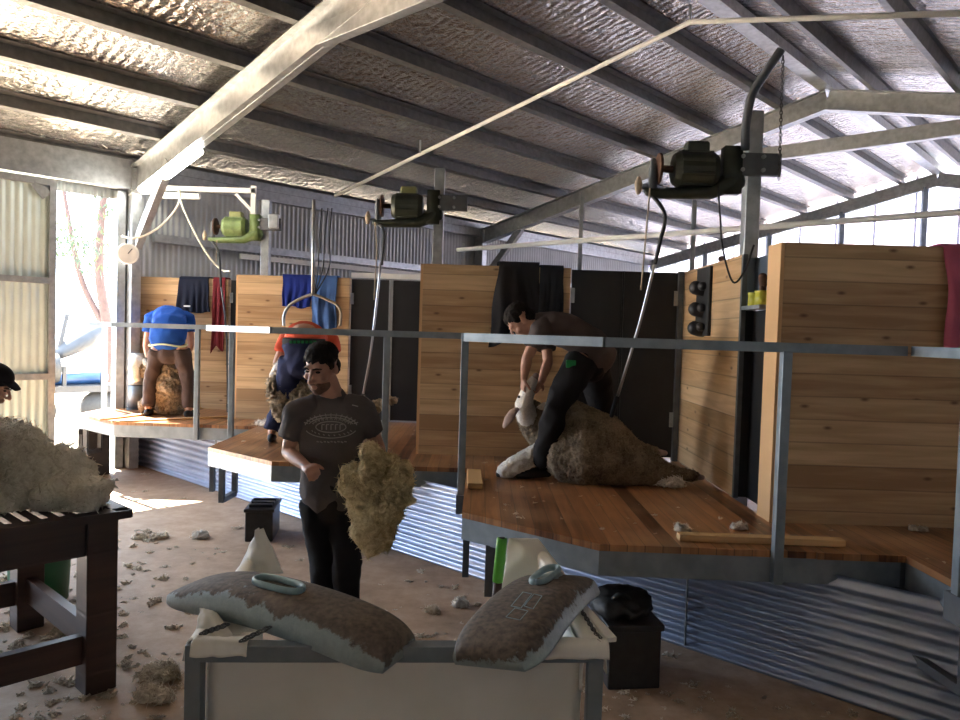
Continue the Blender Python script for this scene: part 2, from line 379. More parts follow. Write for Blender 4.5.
def lock_post(n, length, rad, seed, lift=.8, zmin=None):
    def post(me):
        rnd = random.Random(seed); me.update(); bm = bmesh.new(); bm.from_mesh(me); bm.normal_update()
        vs = list(bm.verts); w = [rnd.choice(vs) for _ in range(n)]
        add_locks(bm, [(v.co.copy(), v.normal.copy()) for v in w if zmin is None or v.co.z > zmin], length, rad, rnd, lift)
        bm.to_mesh(me); bm.free()
    return post
# ------------------------------------------------------------------ the shed
EAVE, RIDGE_L, FAR, NEAR, OPP = 9.75, 3.5, 16.6, -4.6, -2.75
SL = .228
def zt(l): return 5.14-SL*abs(l-RIDGE_L)          # top of the rafters
floor = MB().prism([W(EAVE+.1, NEAR), W(OPP, NEAR), W(OPP, FAR+.1), W(EAVE+.1, FAR+.1)], -.12, 0).build('floor', M['floor']); structure(floor)
g = MB().prism([W(45, -35), W(-20, -35), W(-20, 45), W(45, 45)], -.3, -.125).build('ground', M['outdoor_soil']); structure(g)
ce = MB()
for l0, l1 in ((EAVE+.25, RIDGE_L), (RIDGE_L, OPP-.25)):
    ce.grid(lambda u, v: W(l0+(l1-l0)*u, NEAR-.2+(FAR-NEAR+.4)*v, zt(l0+(l1-l0)*u)+.15), 12, 30)
ceiling = ce.build('ceiling', M['foil'], None, True); structure(ceiling)
for p in ceiling.data.polygons: p.use_smooth = False
for l in [9.6, 8.72, 7.8, 6.88, 5.95, 5.02, 4.1, 2.9, 1.97, 1.05, .12, -.8, -1.72, -2.6]:
    z = zt(l); sl = SL if l < RIDGE_L else -SL
    up = (V((0, 0, 1))-LV*sl).normalized(); mb = MB()
    mb.bar(W(l, NEAR, z+.072), W(l, FAR, z+.072), .012, .138, up)                 # web
    mb.bar(W(l, NEAR, z+.142)-LV*.03, W(l, FAR, z+.142)-LV*.03, .07, .008, up)   # top flange
    mb.bar(W(l, NEAR, z+.006)+LV*.03, W(l, FAR, z+.006)+LV*.03, .07, .008, up)   # bottom flange
    mb.build('purlin', M['purlin'], ceiling)
MB().cyl(D(107, 147, 9.1), D(10, 68, 7.3), .018, 8).build('tie_rod', M['white_paint'], ceiling)
MB().bar(W(RIDGE_L, NEAR, zt(RIDGE_L)+.05), W(RIDGE_L, FAR, zt(RIDGE_L)+.05), .18, .12).build('ridge_beam', M['galv'], ceiling)
def frame(r, left=True):
    root = empty('portal_frame', W(EAVE-.15, r), kind='structure')
    for l0 in (EAVE-.13, OPP+.13):
        MB().bar(W(l0, r, 0), W(l0, r, zt(l0)), .12, .2, LV).build('column', M['galv'], root, bevel=.004)
        s = 1 if l0 < RIDGE_L else -1
        mb = MB(); dp = .34 if r < 9 else .27
        mb.bar(W(l0, r, zt(l0)-dp/2), W(RIDGE_L, r, zt(RIDGE_L)-dp/2), .012, dp)
        for q in (dp/2-.006, -dp/2+.006): mb.bar(W(l0, r, zt(l0)-dp/2+q), W(RIDGE_L, r, zt(RIDGE_L)-dp/2+q), .15, .012)
        mb.build('rafter', M['galv'], root)
        MB().bar(W(l0+s*.02, r+.02, 2.75), W(l0+s*.95, r+.02, zt(l0+s*.95)-.25), .09, .12).build('knee_brace', M['galv'], root, bevel=.004)
    a, b_ = 5.75, 1.25
    mb = MB(); mb.bar(W(a, r-.02, 4.40), W(b_, r-.02, 4.40), .10, .18)
    mb.build('apex_tie', M['galv'], root, bevel=.004)
    return root
frame(3.93); frame(10.3); frame(-2.2)
gf = empty('portal_frame', W(EAVE-.15, FAR-.1), kind='structure')
for l0 in (EAVE-.1, OPP+.1):
    MB().bar(W(l0, FAR-.1, zt(l0)-.12), W(RIDGE_L, FAR-.1, zt(RIDGE_L)-.12), .1, .25).build('rafter', M['galv'], gf)
for l0 in (8.2, 6.7, 5.2, 3.7, 2.2, .7):
    MB().bar(W(l0, FAR-.12, 0), W(l0, FAR-.12, zt(l0)-.2), .07, .1).build('column', M['steel_bluegrey'], gf)
MB().bar(W(EAVE-.1, FAR-.14, 3.05), W(OPP, FAR-.14, 3.05), .06, .1).build('girt', M['steel_bluegrey'], gf)
# eave wall on the left with its doorways
wl = corrugated(W(EAVE, 3.78), W(EAVE, FAR), 0, zt(EAVE)+.14).build('wall_left', M['zinc_wall'], None, True); structure(wl)
for z in (2.92, 1.3): MB().bar(W(EAVE-.09, 4.2, z), W(EAVE-.09, FAR, z), .08, .10).build('girt', M['galv'], wl)
MB().bar(W(EAVE-.12, 3.9, 3.74), W(EAVE-.12, FAR, 3.74), .10, .24).build('eave_beam', M['galv'], wl)
structure(corrugated(W(EAVE, NEAR), W(EAVE, -2.4), 0, zt(EAVE)+.14).build('wall_left_end', M['zinc_wall'], None, True))
hd = MB().bar(W(EAVE-.12, NEAR, 3.655), W(EAVE-.12, 3.95, 3.655), .14, .36).build('trim_1', M['galv']); structure(hd)
structure(corrugated(W(EAVE+.03, NEAR), W(EAVE+.03, 3.95), 3.36, zt(EAVE)+.14).build('wall_left_header', M['zinc_wall'], None, True))
structure(MB().bar(W(EAVE-.03, 3.80, 0), W(EAVE-.03, 3.80, 3.45), .10, .14, LV).build('trim_2', M['galv']))
MB().bar(W(EAVE-.12, 5.4, 2.80), W(EAVE-.12, 10.2, 2.80), .04, .07).build('conduit', M['white_paint'], wl)
structure(MB().box((-1.53, 8.77, 2.43), (-.55, 8.80, 2.49)).build('trim_4', M['white_paint']))  # white bar: the light along the door header put into its colour
# the far gable: translucent sheeting in a steel frame
win = MB(); sheets = 17
for i in range(sheets):
    l0 = EAVE-(EAVE-OPP)*i/sheets; l1 = EAVE-(EAVE-OPP)*(i+1)/sheets-.0
    v = win.verts([W(l0, FAR, .9), W(l1, FAR, .9), W(l1, FAR, zt(l1)+.16), W(l0, FAR, zt(l0)+.16)]); win.face(v)
window = win.build('window_1', M['translucent']); structure(window)
mb = MB()
for i in range(sheets+1):
    l0 = EAVE-(EAVE-OPP)*i/sheets; mb.bar(W(l0, FAR-.02, .9), W(l0, FAR-.02, zt(l0)+.1), .05, .02)
mb.build('sheet_lap', plain('lilac lap strip', (.60, .58, .70), .5), window)
structure(corrugated(W(EAVE, FAR), W(OPP, FAR), 0, .9).build('wall_far', M['zinc_wall'], None, True))
structure(corrugated(W(OPP, NEAR), W(OPP, FAR), 0, zt(OPP)+.14, samp=4).build('wall_right', M['zinc_wall'], None, True))
structure(corrugated(W(EAVE, NEAR), W(OPP, NEAR), 0, 4, samp=4, zf=lambda p: zt(p.dot(LV))+.14).build('wall_near', M['zinc_wall'], None, True))
# the sheeted door leaf left of the doorway
dr = empty('door_1', W(EAVE-.2, 2.6, 0), kind='structure')
corrugated(W(EAVE-.20, 2.2), W(EAVE-.20, 3.0), .06, 3.40, pitch=.085, amp=.011).build('leaf_sheet', M['painted_leaf'], dr, True)
mb = MB()
for r in (2.22, 2.98): mb.bar(W(EAVE-.225, r, .05), W(EAVE-.225, r, 3.42), .07, .05, LV)
for z in (.08, 1.18, 2.28, 3.40): mb.bar(W(EAVE-.225, 2.2, z), W(EAVE-.225, 3.0, z), .05, .07)
mb.build('leaf_frame', M['galv'], dr)
MB().bar(W(EAVE-.235, 2.92, 3.24), W(EAVE-.235, 2.80, 3.38), .01, .12).build('corner_gusset', M['galv'], dr)
# corrugated skirting under the shearing platforms
sk = corrugated(W(9.74, 4.08), W(-2.6, 4.08), .0, .64, True, .071, .016, 10).build('wall_platform_front', M['skirt_sheet'], None, True); structure(sk)
for l in (2.05, 5.1, 7.7):
    MB().bar(W(l, 4.066, .02), W(l, 4.066, .62), .006, .02, RV).build('sheet_lap', M['galv'], sk)
# ------------------------------------------------------------------ shearing platforms
H = .75
A, A0, B, Cc = V((-.08, 4.48, 0)), V((-.08, 5.94, 0)), V((.65, 3.87, 0)), V((2.20, 3.83, 0))
poly = [A, B, V((1.768, 3.8412, 0)), V((1.768, 6.70, 0)), V((-.53, 6.70, 0)), V((-.53, 5.95, 0)), A0]
plat_labels = ['wooden shearing platform at the far end beside the open doorway, under the blue-shirted shearer',
               'wooden shearing platform behind the walking man, jutting to a point',
               'large reddish wooden platform carrying the big grey-brown sheep',
               'wooden platform corner below the pink towel, nearest platform']
rail_labels = ['steel handrail around the far platform in front of the blue-shirted shearer',
               'steel handrail behind the walking man, around the middle platform',
               'steel handrail around the big sheep and its shearer',
               'steel handrail post and rail around the platform below the pink towel']
for k in range(4):
    off = STEP*(k-2)
    root = empty('shearing_platform', A+off, plat_labels[k], 'platform', 'raised shearing platforms')
    pg = [p+off for p in poly]
    if k == 0: pg = [pg[0], pg[1], pg[2], V((-2.832, 9.75, 0)), V((-4.40, 9.75, 0)), V((-4.66, 9.35, 0))]
    MB().prism(pg, H-.035, H).build('deck', M['deck'], root)
    for a, b in ((A, B), (B, Cc), (A0 if k else A+V((0, .85, 0)), A)):
        a, b = a+off, b+off; t = (b-a).normalized(); nrm = V((t.y, -t.x, 0))
        mb = MB(); z0, z1 = H-.165, H-.036
        q = [(0, z0), (.055, z0), (.055, z0+.008), (.008, z0+.008), (.008, z1-.008), (.055, z1-.008), (.055, z1), (0, z1)]
        nin = V((-t.y, t.x, 0)); av = mb.verts([a+nin*x+V((0,0,z)) for x, z in q]); bv = mb.verts([b+nin*x+V((0,0,z)) for x, z in q])
        for i in range(8): mb.face([av[i], av[(i+1) % 8], bv[(i+1) % 8], bv[i]])
        mb.face(av); mb.face(bv[::-1]); mb.build('edge_beam', M['steel_bluegrey'], root)
    mb = MB(); p = A+off+(B-A).normalized()*.22 if k < 3 else V((2.165, 3.60, 0)); dv = V((.02, .30, 0)) if k < 3 else V((.02, -.34, 0)); t = (B-A).normalized()
    mb.bar(p+V((0,.02,H-.16)), p+V((0,.02,H-.44)), .045, .045); mb.bar(p+dv+V((0,0,H-.16)), p+dv+V((0,0,H-.44)), .045, .045); mb.bar(p+V((0,0,H-.44)), p+dv+V((0,0,H-.44)), .045, .045)
    mb.build('foot_bracket', M['steel_dark'], root)
    MB().bar(A+off+V((.03,.03,H-.16)), A+off+V((.03,.03,H-.40)), .04, .04).build('corner_leg', M['steel_dark'], root)
    for x, y in (((1.6, 5.6), (.6, 5.6), (.2, 6.5)) if k else ((1.6, 5.0), (.9, 5.2), (1.6, 4.6))):
        MB().bar(V((x, y, 0))+off, V((x, y, H-.036))+off, .06, .06).build('support_leg', M['steel_dark'], root)
    hr = empty('handrail', V((-.11, 5.15, H))+off, rail_labels[k], 'handrail', 'steel handrails of the platforms')
    zr = 1.803; path = [V((-.105, 5.15, zr)), V((-.085, 4.46, zr)), V((.64, 3.855, zr)), V((2.16, 3.815, zr))]
    if k == 3: path[0] = V((-.105, 5.90, zr))
    mb = MB()
    for a, b in zip(path, path[1:]): mb.bar(a+off, b+off, .05, .05)
    mb.build('rail', M['steel_bluegrey'], hr)
    for p in (V((-.105, 5.47 if k == 3 else 5.15, 0)), V((1.56, 3.825, 0))):
        mb = MB(); mb.bar(p+off+V((0,0,H-.165)), p+off+V((0,0,zr-.02)), .05, .05)
        mb.build('post', M['steel_bluegrey'], hr, bevel=.004)
    MB().bar(V((-.105, 5.41 if k == 3 else 5.09, H-.10))+off, V((-.105, 5.53 if k == 3 else 5.21, H-.10))+off, .06, .13).build('post_socket', M['steel_dark'], hr)
# ------------------------------------------------------------------ timber partitions, pen doors
TOP = 2.42
pl = ['pale pine partition at the far end with navy hoodie and maroon towel over it',
      'pale pine partition with blue towel and jeans hung over its corner',
      'wide pine partition with the dark jumper and grey trousers over it',
      'large knotty pine partition in front at the right, pink towel over its far corner']
for k in range(4):
    off = STEP*(k-2); o = V((-.53, 6.57, 0))+off if k else V((-4.40, 9.60, 0))
    root = empty('timber_partition', o, pl[k], 'partition', 'pine partitions between the stands')
    w = 1.30 if k else 1.16
    MB().box(o+V((.012, 0, H)), o+V((w, .20, TOP))).build('board_panel', M['pine_x'], root)
    MB().box(o+V((-.012, .002, H)), o+V((.011, .198, TOP-.001))).build('end_board', M['pine_end_lit'], root)
    MB().box(o+V((.02, .03, 0)), o+V((w-.02, .17, H-.04))).build('base_frame', M['steel_dark'], root)
sw = empty('side_partition', V((1.75, 5.86, H)), 'pine side wall holding the black handpiece rack, left of the dark opening', 'partition')
MB().box((1.775, 5.16, H), (1.80, 6.68, TOP)).build('board_panel', M['pine_y'], sw)
MB().box((1.770, 5.125, H), (1.802, 5.158, TOP)).build('edge_trim', M['steel_dark'], sw)
dl = ['black left door leaf behind the bending shearer in the brown shirt', 'black right door leaf in the corner beside the pine side wall',
      'black left door leaf beside the jeans', 'black right door leaf left of the wide pine partition', 'black narrow door leaf beside the maroon towel', 'black far door leaf behind the partition with the blue towel']
i = 0
for k in (2, 1, 0):
    off = STEP*(k-2) if k else V((-4.0, 3.02, 0))
    for a, b in (((.785, 1.235), (1.255, 1.715)) if k == 1 else ((.785, 1.2435), (1.2465, 1.715))) if k else ((.785, 1.11),):
        root = empty('pen_door', V(((a+b)/2, 6.62, H))+off, dl[i], 'door', 'black catching pen doors')
        MB().box(V((a, 6.61, H+.03))+off, V((b, 6.635, TOP-.01))+off).build('panel', M['black_board'], root)
        hx = a+.01 if a < 1 else b-.01
        for z in (1.05, 2.12): 
            MB().box(V((hx-.018, 6.596, z))+off, V((hx+.018, 6.609, z+.13))+off).build('hinge', M['galv'], root)
        MB().box(V((b-.014 if a < 1 else a, 6.600, H+.03))+off, V((b if a < 1 else a+.014, 6.6095, TOP-.01))+off).build('meeting_edge', M['galv'] if k == 1 else M['black_board'], root)  # galvanised on the middle pair imitates the bright light in its gap
        i += 1
    if k == 2: structure(MB().box(V((1.72, 6.58, H))+off, V((1.765, 6.64, TOP))+off).build('trim_3', M['steel_dark']))
# dark opening with a shelf over it, between the side wall and the front partition
nb = empty('steel_locker', V((1.87, 4.9, H)), 'blue-grey steel locker with a shelf above the dark chute opening', 'locker')
MB().box((1.868, 4.79, 2.04), (1.88, 5.20, TOP-.02)).box((1.803, 5.165, 2.04), (1.868, 5.172, TOP-.02)).build('back_panel', plain('blue grey sheet', (.16, .20, .25), .4, .5, .1, 3), nb)
MB().box((1.768, 4.79, 2.04), (1.867, 5.118, 2.065)).build('shelf', M['galv'], nb)
MB().box((1.868, 4.79, H), (1.885, 5.20, 2.038)).box((1.803, 5.160, H), (1.868, 5.172, 2.038)).build('flap', M['black_board'], nb)  # black sheets stand in for the darkness inside the chute opening
# ------------------------------------------------------------------ motors on their posts
def shearing_motor(k, label, body, lid, tube_px, flex_px, rod_px):
    off = STEP*(k-2); dx, dz = {2: (-.045, -.01), 1: (.08, .03), 0: (.02, .06)}[k]; P = lambda x, z, y=5.14: V((x-.035+dx, y+.04, z+dz))+off
    post = MB(); post.bar(P(1.89-dx, -dz, 5.23), P(1.89-dx, 3.42-dz, 5.23), .10, .10, V((0, 1, 0)))
    po = post.build('steel_post', M['galv'], None, bevel=.006)
    tag(po, ['slim grey steel post carrying the bright green motor', 'grey steel post carrying the middle dark motor, beside the wide partition', 'grey steel post carrying the nearest dark motor, behind the pine side wall'][k], 'post', 'steel motor posts')
    root = empty('shearing_motor', P(1.55, 2.95), label, 'motor', 'overhead shearing motors')
    mb = MB(); mb.loft([P(1.36, 3.0), P(1.40, 3.0), P(1.62, 3.0), P(1.66, 3.0)], [.10, .125, .125, .10], None, 24, True, False)
    for q in range(9):
        a = q*2*math.pi/9; mb.bar(P(1.40, 3.0)+V((0, math.cos(a)*.125, math.sin(a)*.125)), P(1.62, 3.0)+V((0, math.cos(a)*.125, math.sin(a)*.125)), .012, .02)
    mb.build('motor_body', body, root, bevel=.004)
    MB().box(P(1.44, 3.10, 5.09), P(1.60, 3.19, 5.20)).build('capacitor_box', lid, root, bevel=.02)
    mb = MB(); mb.loft([P(1.20, 2.84), P(1.28, 2.83), P(1.62, 2.85), P(1.80, 2.95)], [(.035, .03), (.05, .035), (.07, .05), (.05, .08)], V((0, 1, 0)), 14)
    mb.bar(P(1.76, 2.84), P(1.76, 3.16), .10, .12, V((1, 0, 0))); mb.build('cradle_arm', body, root, True)
    MB().box(P(1.77, 2.97, 5.10), P(2.09, 3.12, 5.155)).build('clamp_plate', M['steel_dark'], root, bevel=.006)
    for x in (1.82, 1.96):
        for z in (3.0, 3.09): MB().cyl(P(x, z, 5.075), P(x, z, 5.10), .014, 8).build('bolt', M['galv'], root)
    mb = MB(); mb.cyl(P(1.255, 3.0), P(1.275, 3.0), .105, 28); mb.cyl(P(1.27, 3.0), P(1.37, 3.0), .025, 10); mb.build('friction_wheel', M['rust'], root, bevel=.003)
    MB().loft([P(1.225, 3.05), P(1.225, 2.96), P(1.23, 2.86), P(1.23, 2.82)], [.022, .03, .03, .022], None, 10).build('gear_housing', M['steel_dark'], root, True)
    hub = P(1.22, 2.83)
    fl = [hub] + [D(*q) for q in flex_px]
    MB().tube(arc(fl, 8), .014).build('flexible_drive', M['rubber'], root, True)
    tb = [D(*q) for q in tube_px]
    mb = MB(); mb.tube(arc(tb, 6), .0115, 10); mb.build('drop_tube', M['chrome'] if k != 0 else M['steel_dark'], root, True)
    MB().loft([tb[-1], tb[-1]+(tb[-1]-tb[-2]).normalized()*.14], [.020, .017], None, 10).build('elbow_joint', M['rubber'], root, True)
    rp_ = [D(*q) for q in rod_px]
    mb = MB(); mb.tube(rp_, .006, 6); mb.build('pull_cord', M['rope_tan'], root)
    MB().loft([P(1.13, 2.84), P(1.13, 2.89), P(1.13, 2.93)], [.02, .03, .015], None, 10).build('switch_weight', M['rope_tan'], root, True)
    MB().bar(P(1.13, 2.865), P(1.23, 2.865), .02, .02).build('switch_lever', M['steel_dark'], root)
    return root
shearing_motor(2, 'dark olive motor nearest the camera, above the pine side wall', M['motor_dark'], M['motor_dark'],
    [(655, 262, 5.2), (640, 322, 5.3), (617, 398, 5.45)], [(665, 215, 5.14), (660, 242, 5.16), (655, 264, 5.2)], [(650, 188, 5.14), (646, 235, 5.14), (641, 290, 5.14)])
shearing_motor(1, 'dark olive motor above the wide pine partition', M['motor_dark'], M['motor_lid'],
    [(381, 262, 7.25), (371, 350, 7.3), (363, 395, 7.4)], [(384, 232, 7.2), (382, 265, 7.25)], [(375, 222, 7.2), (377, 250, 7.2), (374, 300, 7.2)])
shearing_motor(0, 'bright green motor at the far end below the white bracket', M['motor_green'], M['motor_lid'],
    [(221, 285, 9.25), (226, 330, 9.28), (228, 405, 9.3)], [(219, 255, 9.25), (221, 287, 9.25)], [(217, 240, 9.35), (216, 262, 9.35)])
br = empty('bent_bracket', V((1.83, 5.1, 3.1)), 'bent steel arm rising above the nearest motor, chain hung from its tip', 'bracket')
MB().tube(arc([D(745, 150, 5.12), D(746, 125, 5.12), D(752, 95, 5.10), D(766, 72, 5.08), D(781, 50, 5.06)], 6), .030, 10).build('arm', M['steel_dark'], br, True)
mb = MB(); p0 = D(783, 58, 5.06); p1 = D(779, 178, 5.06); n_ = 34
for q in range(n_):
    c = p0.lerp(p1, q/(n_-1)); ax = V((1, 0, 0)) if q % 2 else V((0, 1, 0)); lk = (p1-p0).normalized()
    ring = [c+lk*(.017*math.cos(a))+ax*(.009*math.sin(a)) for a in [2*math.pi*j/10 for j in range(11)]]
    mb.tube(ring, .0035, 5)
mb.build('chain', M['rope_steel'], br, True)
pc = MB().tube(arc([D(718, 186, 5.12), D(720, 215, 5.10), D(723, 250, 5.08), D(733, 282, 5.08), D(745, 270, 5.10), D(754, 245, 5.12)], 8), .007, 8).build('power_cord', M['rubber'], None, True)
tag(pc, 'black power cord looping down from the nearest motor', 'cord')
bs = empty('back_sling', D(313, 300, 6.9), 'back support sling with bent bars hung on cords above the red-shirted shearer', 'sling')
MB().tube(arc([D(284, 326, 6.85), D(284, 316, 6.85), D(289, 306, 6.85), D(300, 299, 6.85), D(313, 294, 6.85)], 8), .014, 8).build('bent_bar', M['galv'], bs, True)
MB().tube(arc([D(313, 294, 6.85), D(326, 299, 6.85), D(337, 305, 6.85), D(341, 314, 6.85), D(340, 326, 6.85)], 8), .012, 8).build('bent_bar', M['rope_tan'], bs, True)
MB().tube([D(314, 200, 6.9), D(313, 294, 6.85)], .018, 8).build('spring_tube', M['galv'], bs, True)
for x0, x1 in ((322, 318), (328, 323), (332, 329)): MB().tube(arc([D(x0, 208, 6.95), D((x0+x1)/2-1, 240, 6.95), D(x1, 268, 6.95), D(314, 296, 6.86)], 6), .006, 6).build('cord', M['rubber'], bs, True)
# ------------------------------------------------------------------ pipes and lights under the roof
r6 = 6.5
cd = empty('conduit_pipe', W(9.2, r6, 3.75), 'long thin pale pipe running up to the ridge and on to the right', 'pipe')
MB().tube([D(335, 196, 10.9), D(690, 22, 7.15), D(965, 13, 5.62)], .024, 10).build('pipe', M['white_paint'], cd, True)
for q in ((690, 22, 7.15), (420, 153, 9.6)):
    MB().cyl(D(*q)+V((0, 0, .0)), D(*q)+V((0, 0, .16)), .012, 8).build('hanger', M['galv'], cd)
wp = empty('water_pipe', W(7.5, 7.6, 3.0), 'white pipe crossing level behind the nearest motor post', 'pipe')
MB().tube([W(7.55, 7.6, 3.0), W(-1.0, 7.6, 3.0)], .03, 10).build('pipe', M['white_paint'], wp, True)
for l, zp in ((7.5, 3.1), (5.47, 3.62), (3.96, 3.45)): MB().bar(W(l, 7.66, 0), W(l, 7.66, zp), .045, .045).build('stand', M['galv'], wp)
fb = empty('fluorescent_light', W(8.7, 3.95, 3.86), 'lit fluorescent batten under the left rafter', 'light')
a, b_ = W(9.30, 3.93, 3.45), W(8.0, 3.93, 3.735)
MB().bar(a+V((0,0,.045)), b_+V((0,0,.045)), .10, .05).build('batten', M['white_paint'], fb, bevel=.005)
MB().loft([a, a.lerp(b_, .5), b_], [(.085, .05)]*3, RV, 14).build('diffuser', M['fluoro'], fb, True)
bk = empty('light_bracket', V((-2.72, 9.5, 3.1)), 'white steel arm reaching left from the far motor post', 'bracket')
MB().bar(D(155, 188, 9.45), D(256, 191, 9.45), .05, .06).build('arm', M['white_paint'], bk)
MB().bar(D(236, 194, 9.45), D(252, 211, 9.45), .035, .035).build('brace', M['white_paint'], bk)
MB().bar(D(254, 186, 9.45), D(253, 232, 9.45), .06, .05, V((0, 1, 0))).build('upright', M['white_paint'], bk)
fl2 = empty('batten_light', D(178, 195, 9.45), 'unlit white batten light hung under the white arm', 'light')
MB().bar(D(157, 194, 9.45), D(200, 196, 9.45), .07, .05).build('batten', M['white_paint'], fl2, bevel=.01)
MB().loft([D(158, 197, 9.44), D(199, 198, 9.44)], [.02, .02], None, 10).build('tube', M['lens_off'], fl2, True)
c1 = MB().tube(arc([D(180, 190, 9.4), D(178, 205, 9.35), D(165, 222, 9.3), D(150, 233, 9.25), D(135, 238, 9.2), D(122, 236, 9.2)], 8), .013, 8).build('sagging_cable', M['cable_white'], None, True)
tag(c1, 'cream cable sagging left from the white arm to the door column', 'cord')
c2 = MB().tube(arc([D(178, 186, 9.35), D(182, 205, 9.3), D(196, 235, 9.3), D(210, 258, 9.3), D(222, 270, 9.3), D(230, 271, 8.95)], 8), .011, 8).build('hanging_cord', M['cable_white'], None, True)
tag(c2, 'cream cord slanting down right from the white arm to the pine partition', 'cord')
jb = MB().box(D(268, 228, 9.35), D(280, 215, 9.42)).build('junction_box', M['galv'], None, bevel=.01)
tag(jb, 'small grey box on the post right of the green motor', 'box')
dlc = D(128, 254, 9.2)
ds = empty('dial_scale', dlc, 'round white dial hanging on the column beside the doorway', 'scale')
fd = (V((0, 0, 1.83))-dlc).normalized(); fd.z = 0; fd.normalize()
MB().cyl(dlc, dlc+fd*.05, .125, 32).build('case', M['white_paint'], ds, bevel=.006)
MB().cyl(dlc+fd*.048, dlc+fd*.054, .105, 32).build('dial_face', M['dial'], ds)
MB().bar(dlc+fd*.058, dlc+fd*.058+V((.05, 0, .06)), .012, .006).build('needle', M['rubber'], ds)
MB().tube([dlc+V((0, 0, .12)), dlc+V((0, .02, .28))], .008).build('hook', M['galv'], ds)
# ------------------------------------------------------------------ clothes over the partitions
def drape(name, x0, x1, yf, ztop, zbot, mat, label, cat, back=.22, depth=.20, folds=5, amp=.022, seed=0, taper=0.0, ragged=.03, along=V((1, 0, 0)), front=V((0, -1, 0)), org=V((0, 0, 0))):
    """cloth hung over a partition top: back flap, over the top, long front with folds"""
    ln_f = ztop-zbot; tot = back+depth+ln_f; w = x1-x0
    def f(u, v):
        s = v*tot; x = x0+w*u
        gg = .35+.65*max(0, min(1, (s-back-depth)/.3))
        wob = (math.sin(u*folds*2*math.pi+seed+1.5*noise.noise(V((u*2, v*1.5, seed+9))))*amp*.55+noise.noise(V((u*4+seed, v*2.2, seed)))*amp*1.6+noise.noise(V((u*9+seed, v*5, seed)))*amp*.5)*gg
        if s < back: p = (depth+.016+.2*abs(wob), ztop-(back-s))
        elif s < back+depth: p = (depth-(s-back), ztop+.016+abs(wob)*.5*math.sin(math.pi*(s-back)/depth))
        else:
            d_ = s-back-depth; g_ = min(1, d_/.25)
            p = (-.018-amp*.9*g_-wob*g_*.8, ztop-d_*(1+(ragged+.07)*noise.noise(V((u*2.2+seed*3.3, 1, seed)))))
        x = x0+w*(.5+(u-.5)*(1-taper*max(0, (s-back-depth)/ln_f)))+w*.10*noise.noise(V((u*1.5, v*3.5, seed+4)))
        return org+along*x-front*(p[0])+V((0, 0, p[1]))
    mb = MB().grid(lambda u, v: f(u, v)+front*0+V((0, 0, 0)), 40, 46)
    o = mb.build(name, mat, None, True, solid=.012)
    return tag(o, label, cat)
p1, p2, p3, p4 = [V((-.53, 6.57, 0))+STEP*(k-2) for k in range(4)]; p1 = V((-4.40, 9.60, 0))
hd_ = drape('hoodie', p1.x+.54, p1.x+.93, p1.y, TOP, 1.98, M['navy_cloth'], 'navy hoodie over the far pine partition above the blue shirt', 'clothing', seed=1, org=V((0, p1.y, 0)), taper=-.15)
MB().box((p1.x+.62, p1.y-.066, 2.05), (p1.x+.70, p1.y-.056, 2.07)).build('chest_logo', M['white_cloth'], hd_)
drape('towel', p1.x+.97, p1.x+1.13, p1.y, TOP, 1.52, M['maroon_cloth'], 'maroon towel hanging at the right end of the far partition', 'towel', seed=2, folds=2, org=V((0, p1.y, 0)))
drape('towel', p2.x+.53, p2.x+.86, p2.y, TOP, 2.07, M['blue_cloth'], 'deep blue towel over the partition left of the jeans', 'towel', seed=3, folds=4, org=V((0, p2.y, 0)))
drape('jeans', p2.x+.87, p2.x+1.16, p2.y, TOP, 1.83, M['denim'], 'blue denim jeans hung over the partition corner', 'clothing', seed=4, folds=2, amp=.03, org=V((0, p2.y, 0)), taper=.1)
drape('jumper', p3.x+.66, p3.x+1.02, p3.y, TOP+.02, 1.75, M['charcoal_cloth'], 'dark charcoal jumper over the wide partition behind the stooping man', 'clothing', seed=5, folds=3, amp=.035, org=V((0, p3.y, 0)), taper=-.3)
drape('work_trousers', p3.x+1.03, p3.x+1.24, p3.y, TOP, 1.80, M['grey_cloth'], 'dark grey trousers hung beside the charcoal jumper', 'clothing', seed=6, folds=2, amp=.03, org=V((0, p3.y, 0)))
drape('towel', p4.x+.95, p4.x+1.27, p4.y, TOP, 1.84, M['pink_cloth'], 'dusky pink towel over the large partition at the right edge', 'towel', seed=7, folds=2, org=V((0, p4.y, 0)))
bp = MB().ell(D(134, 271, 9.7), .09, .08, .08, sub=3).build('cap', M['navy_cloth'], None, True, disp=([(9, .04, 0)], 3))
tag(bp, 'small dark cap sitting at the left end of the far partition top', 'cap')
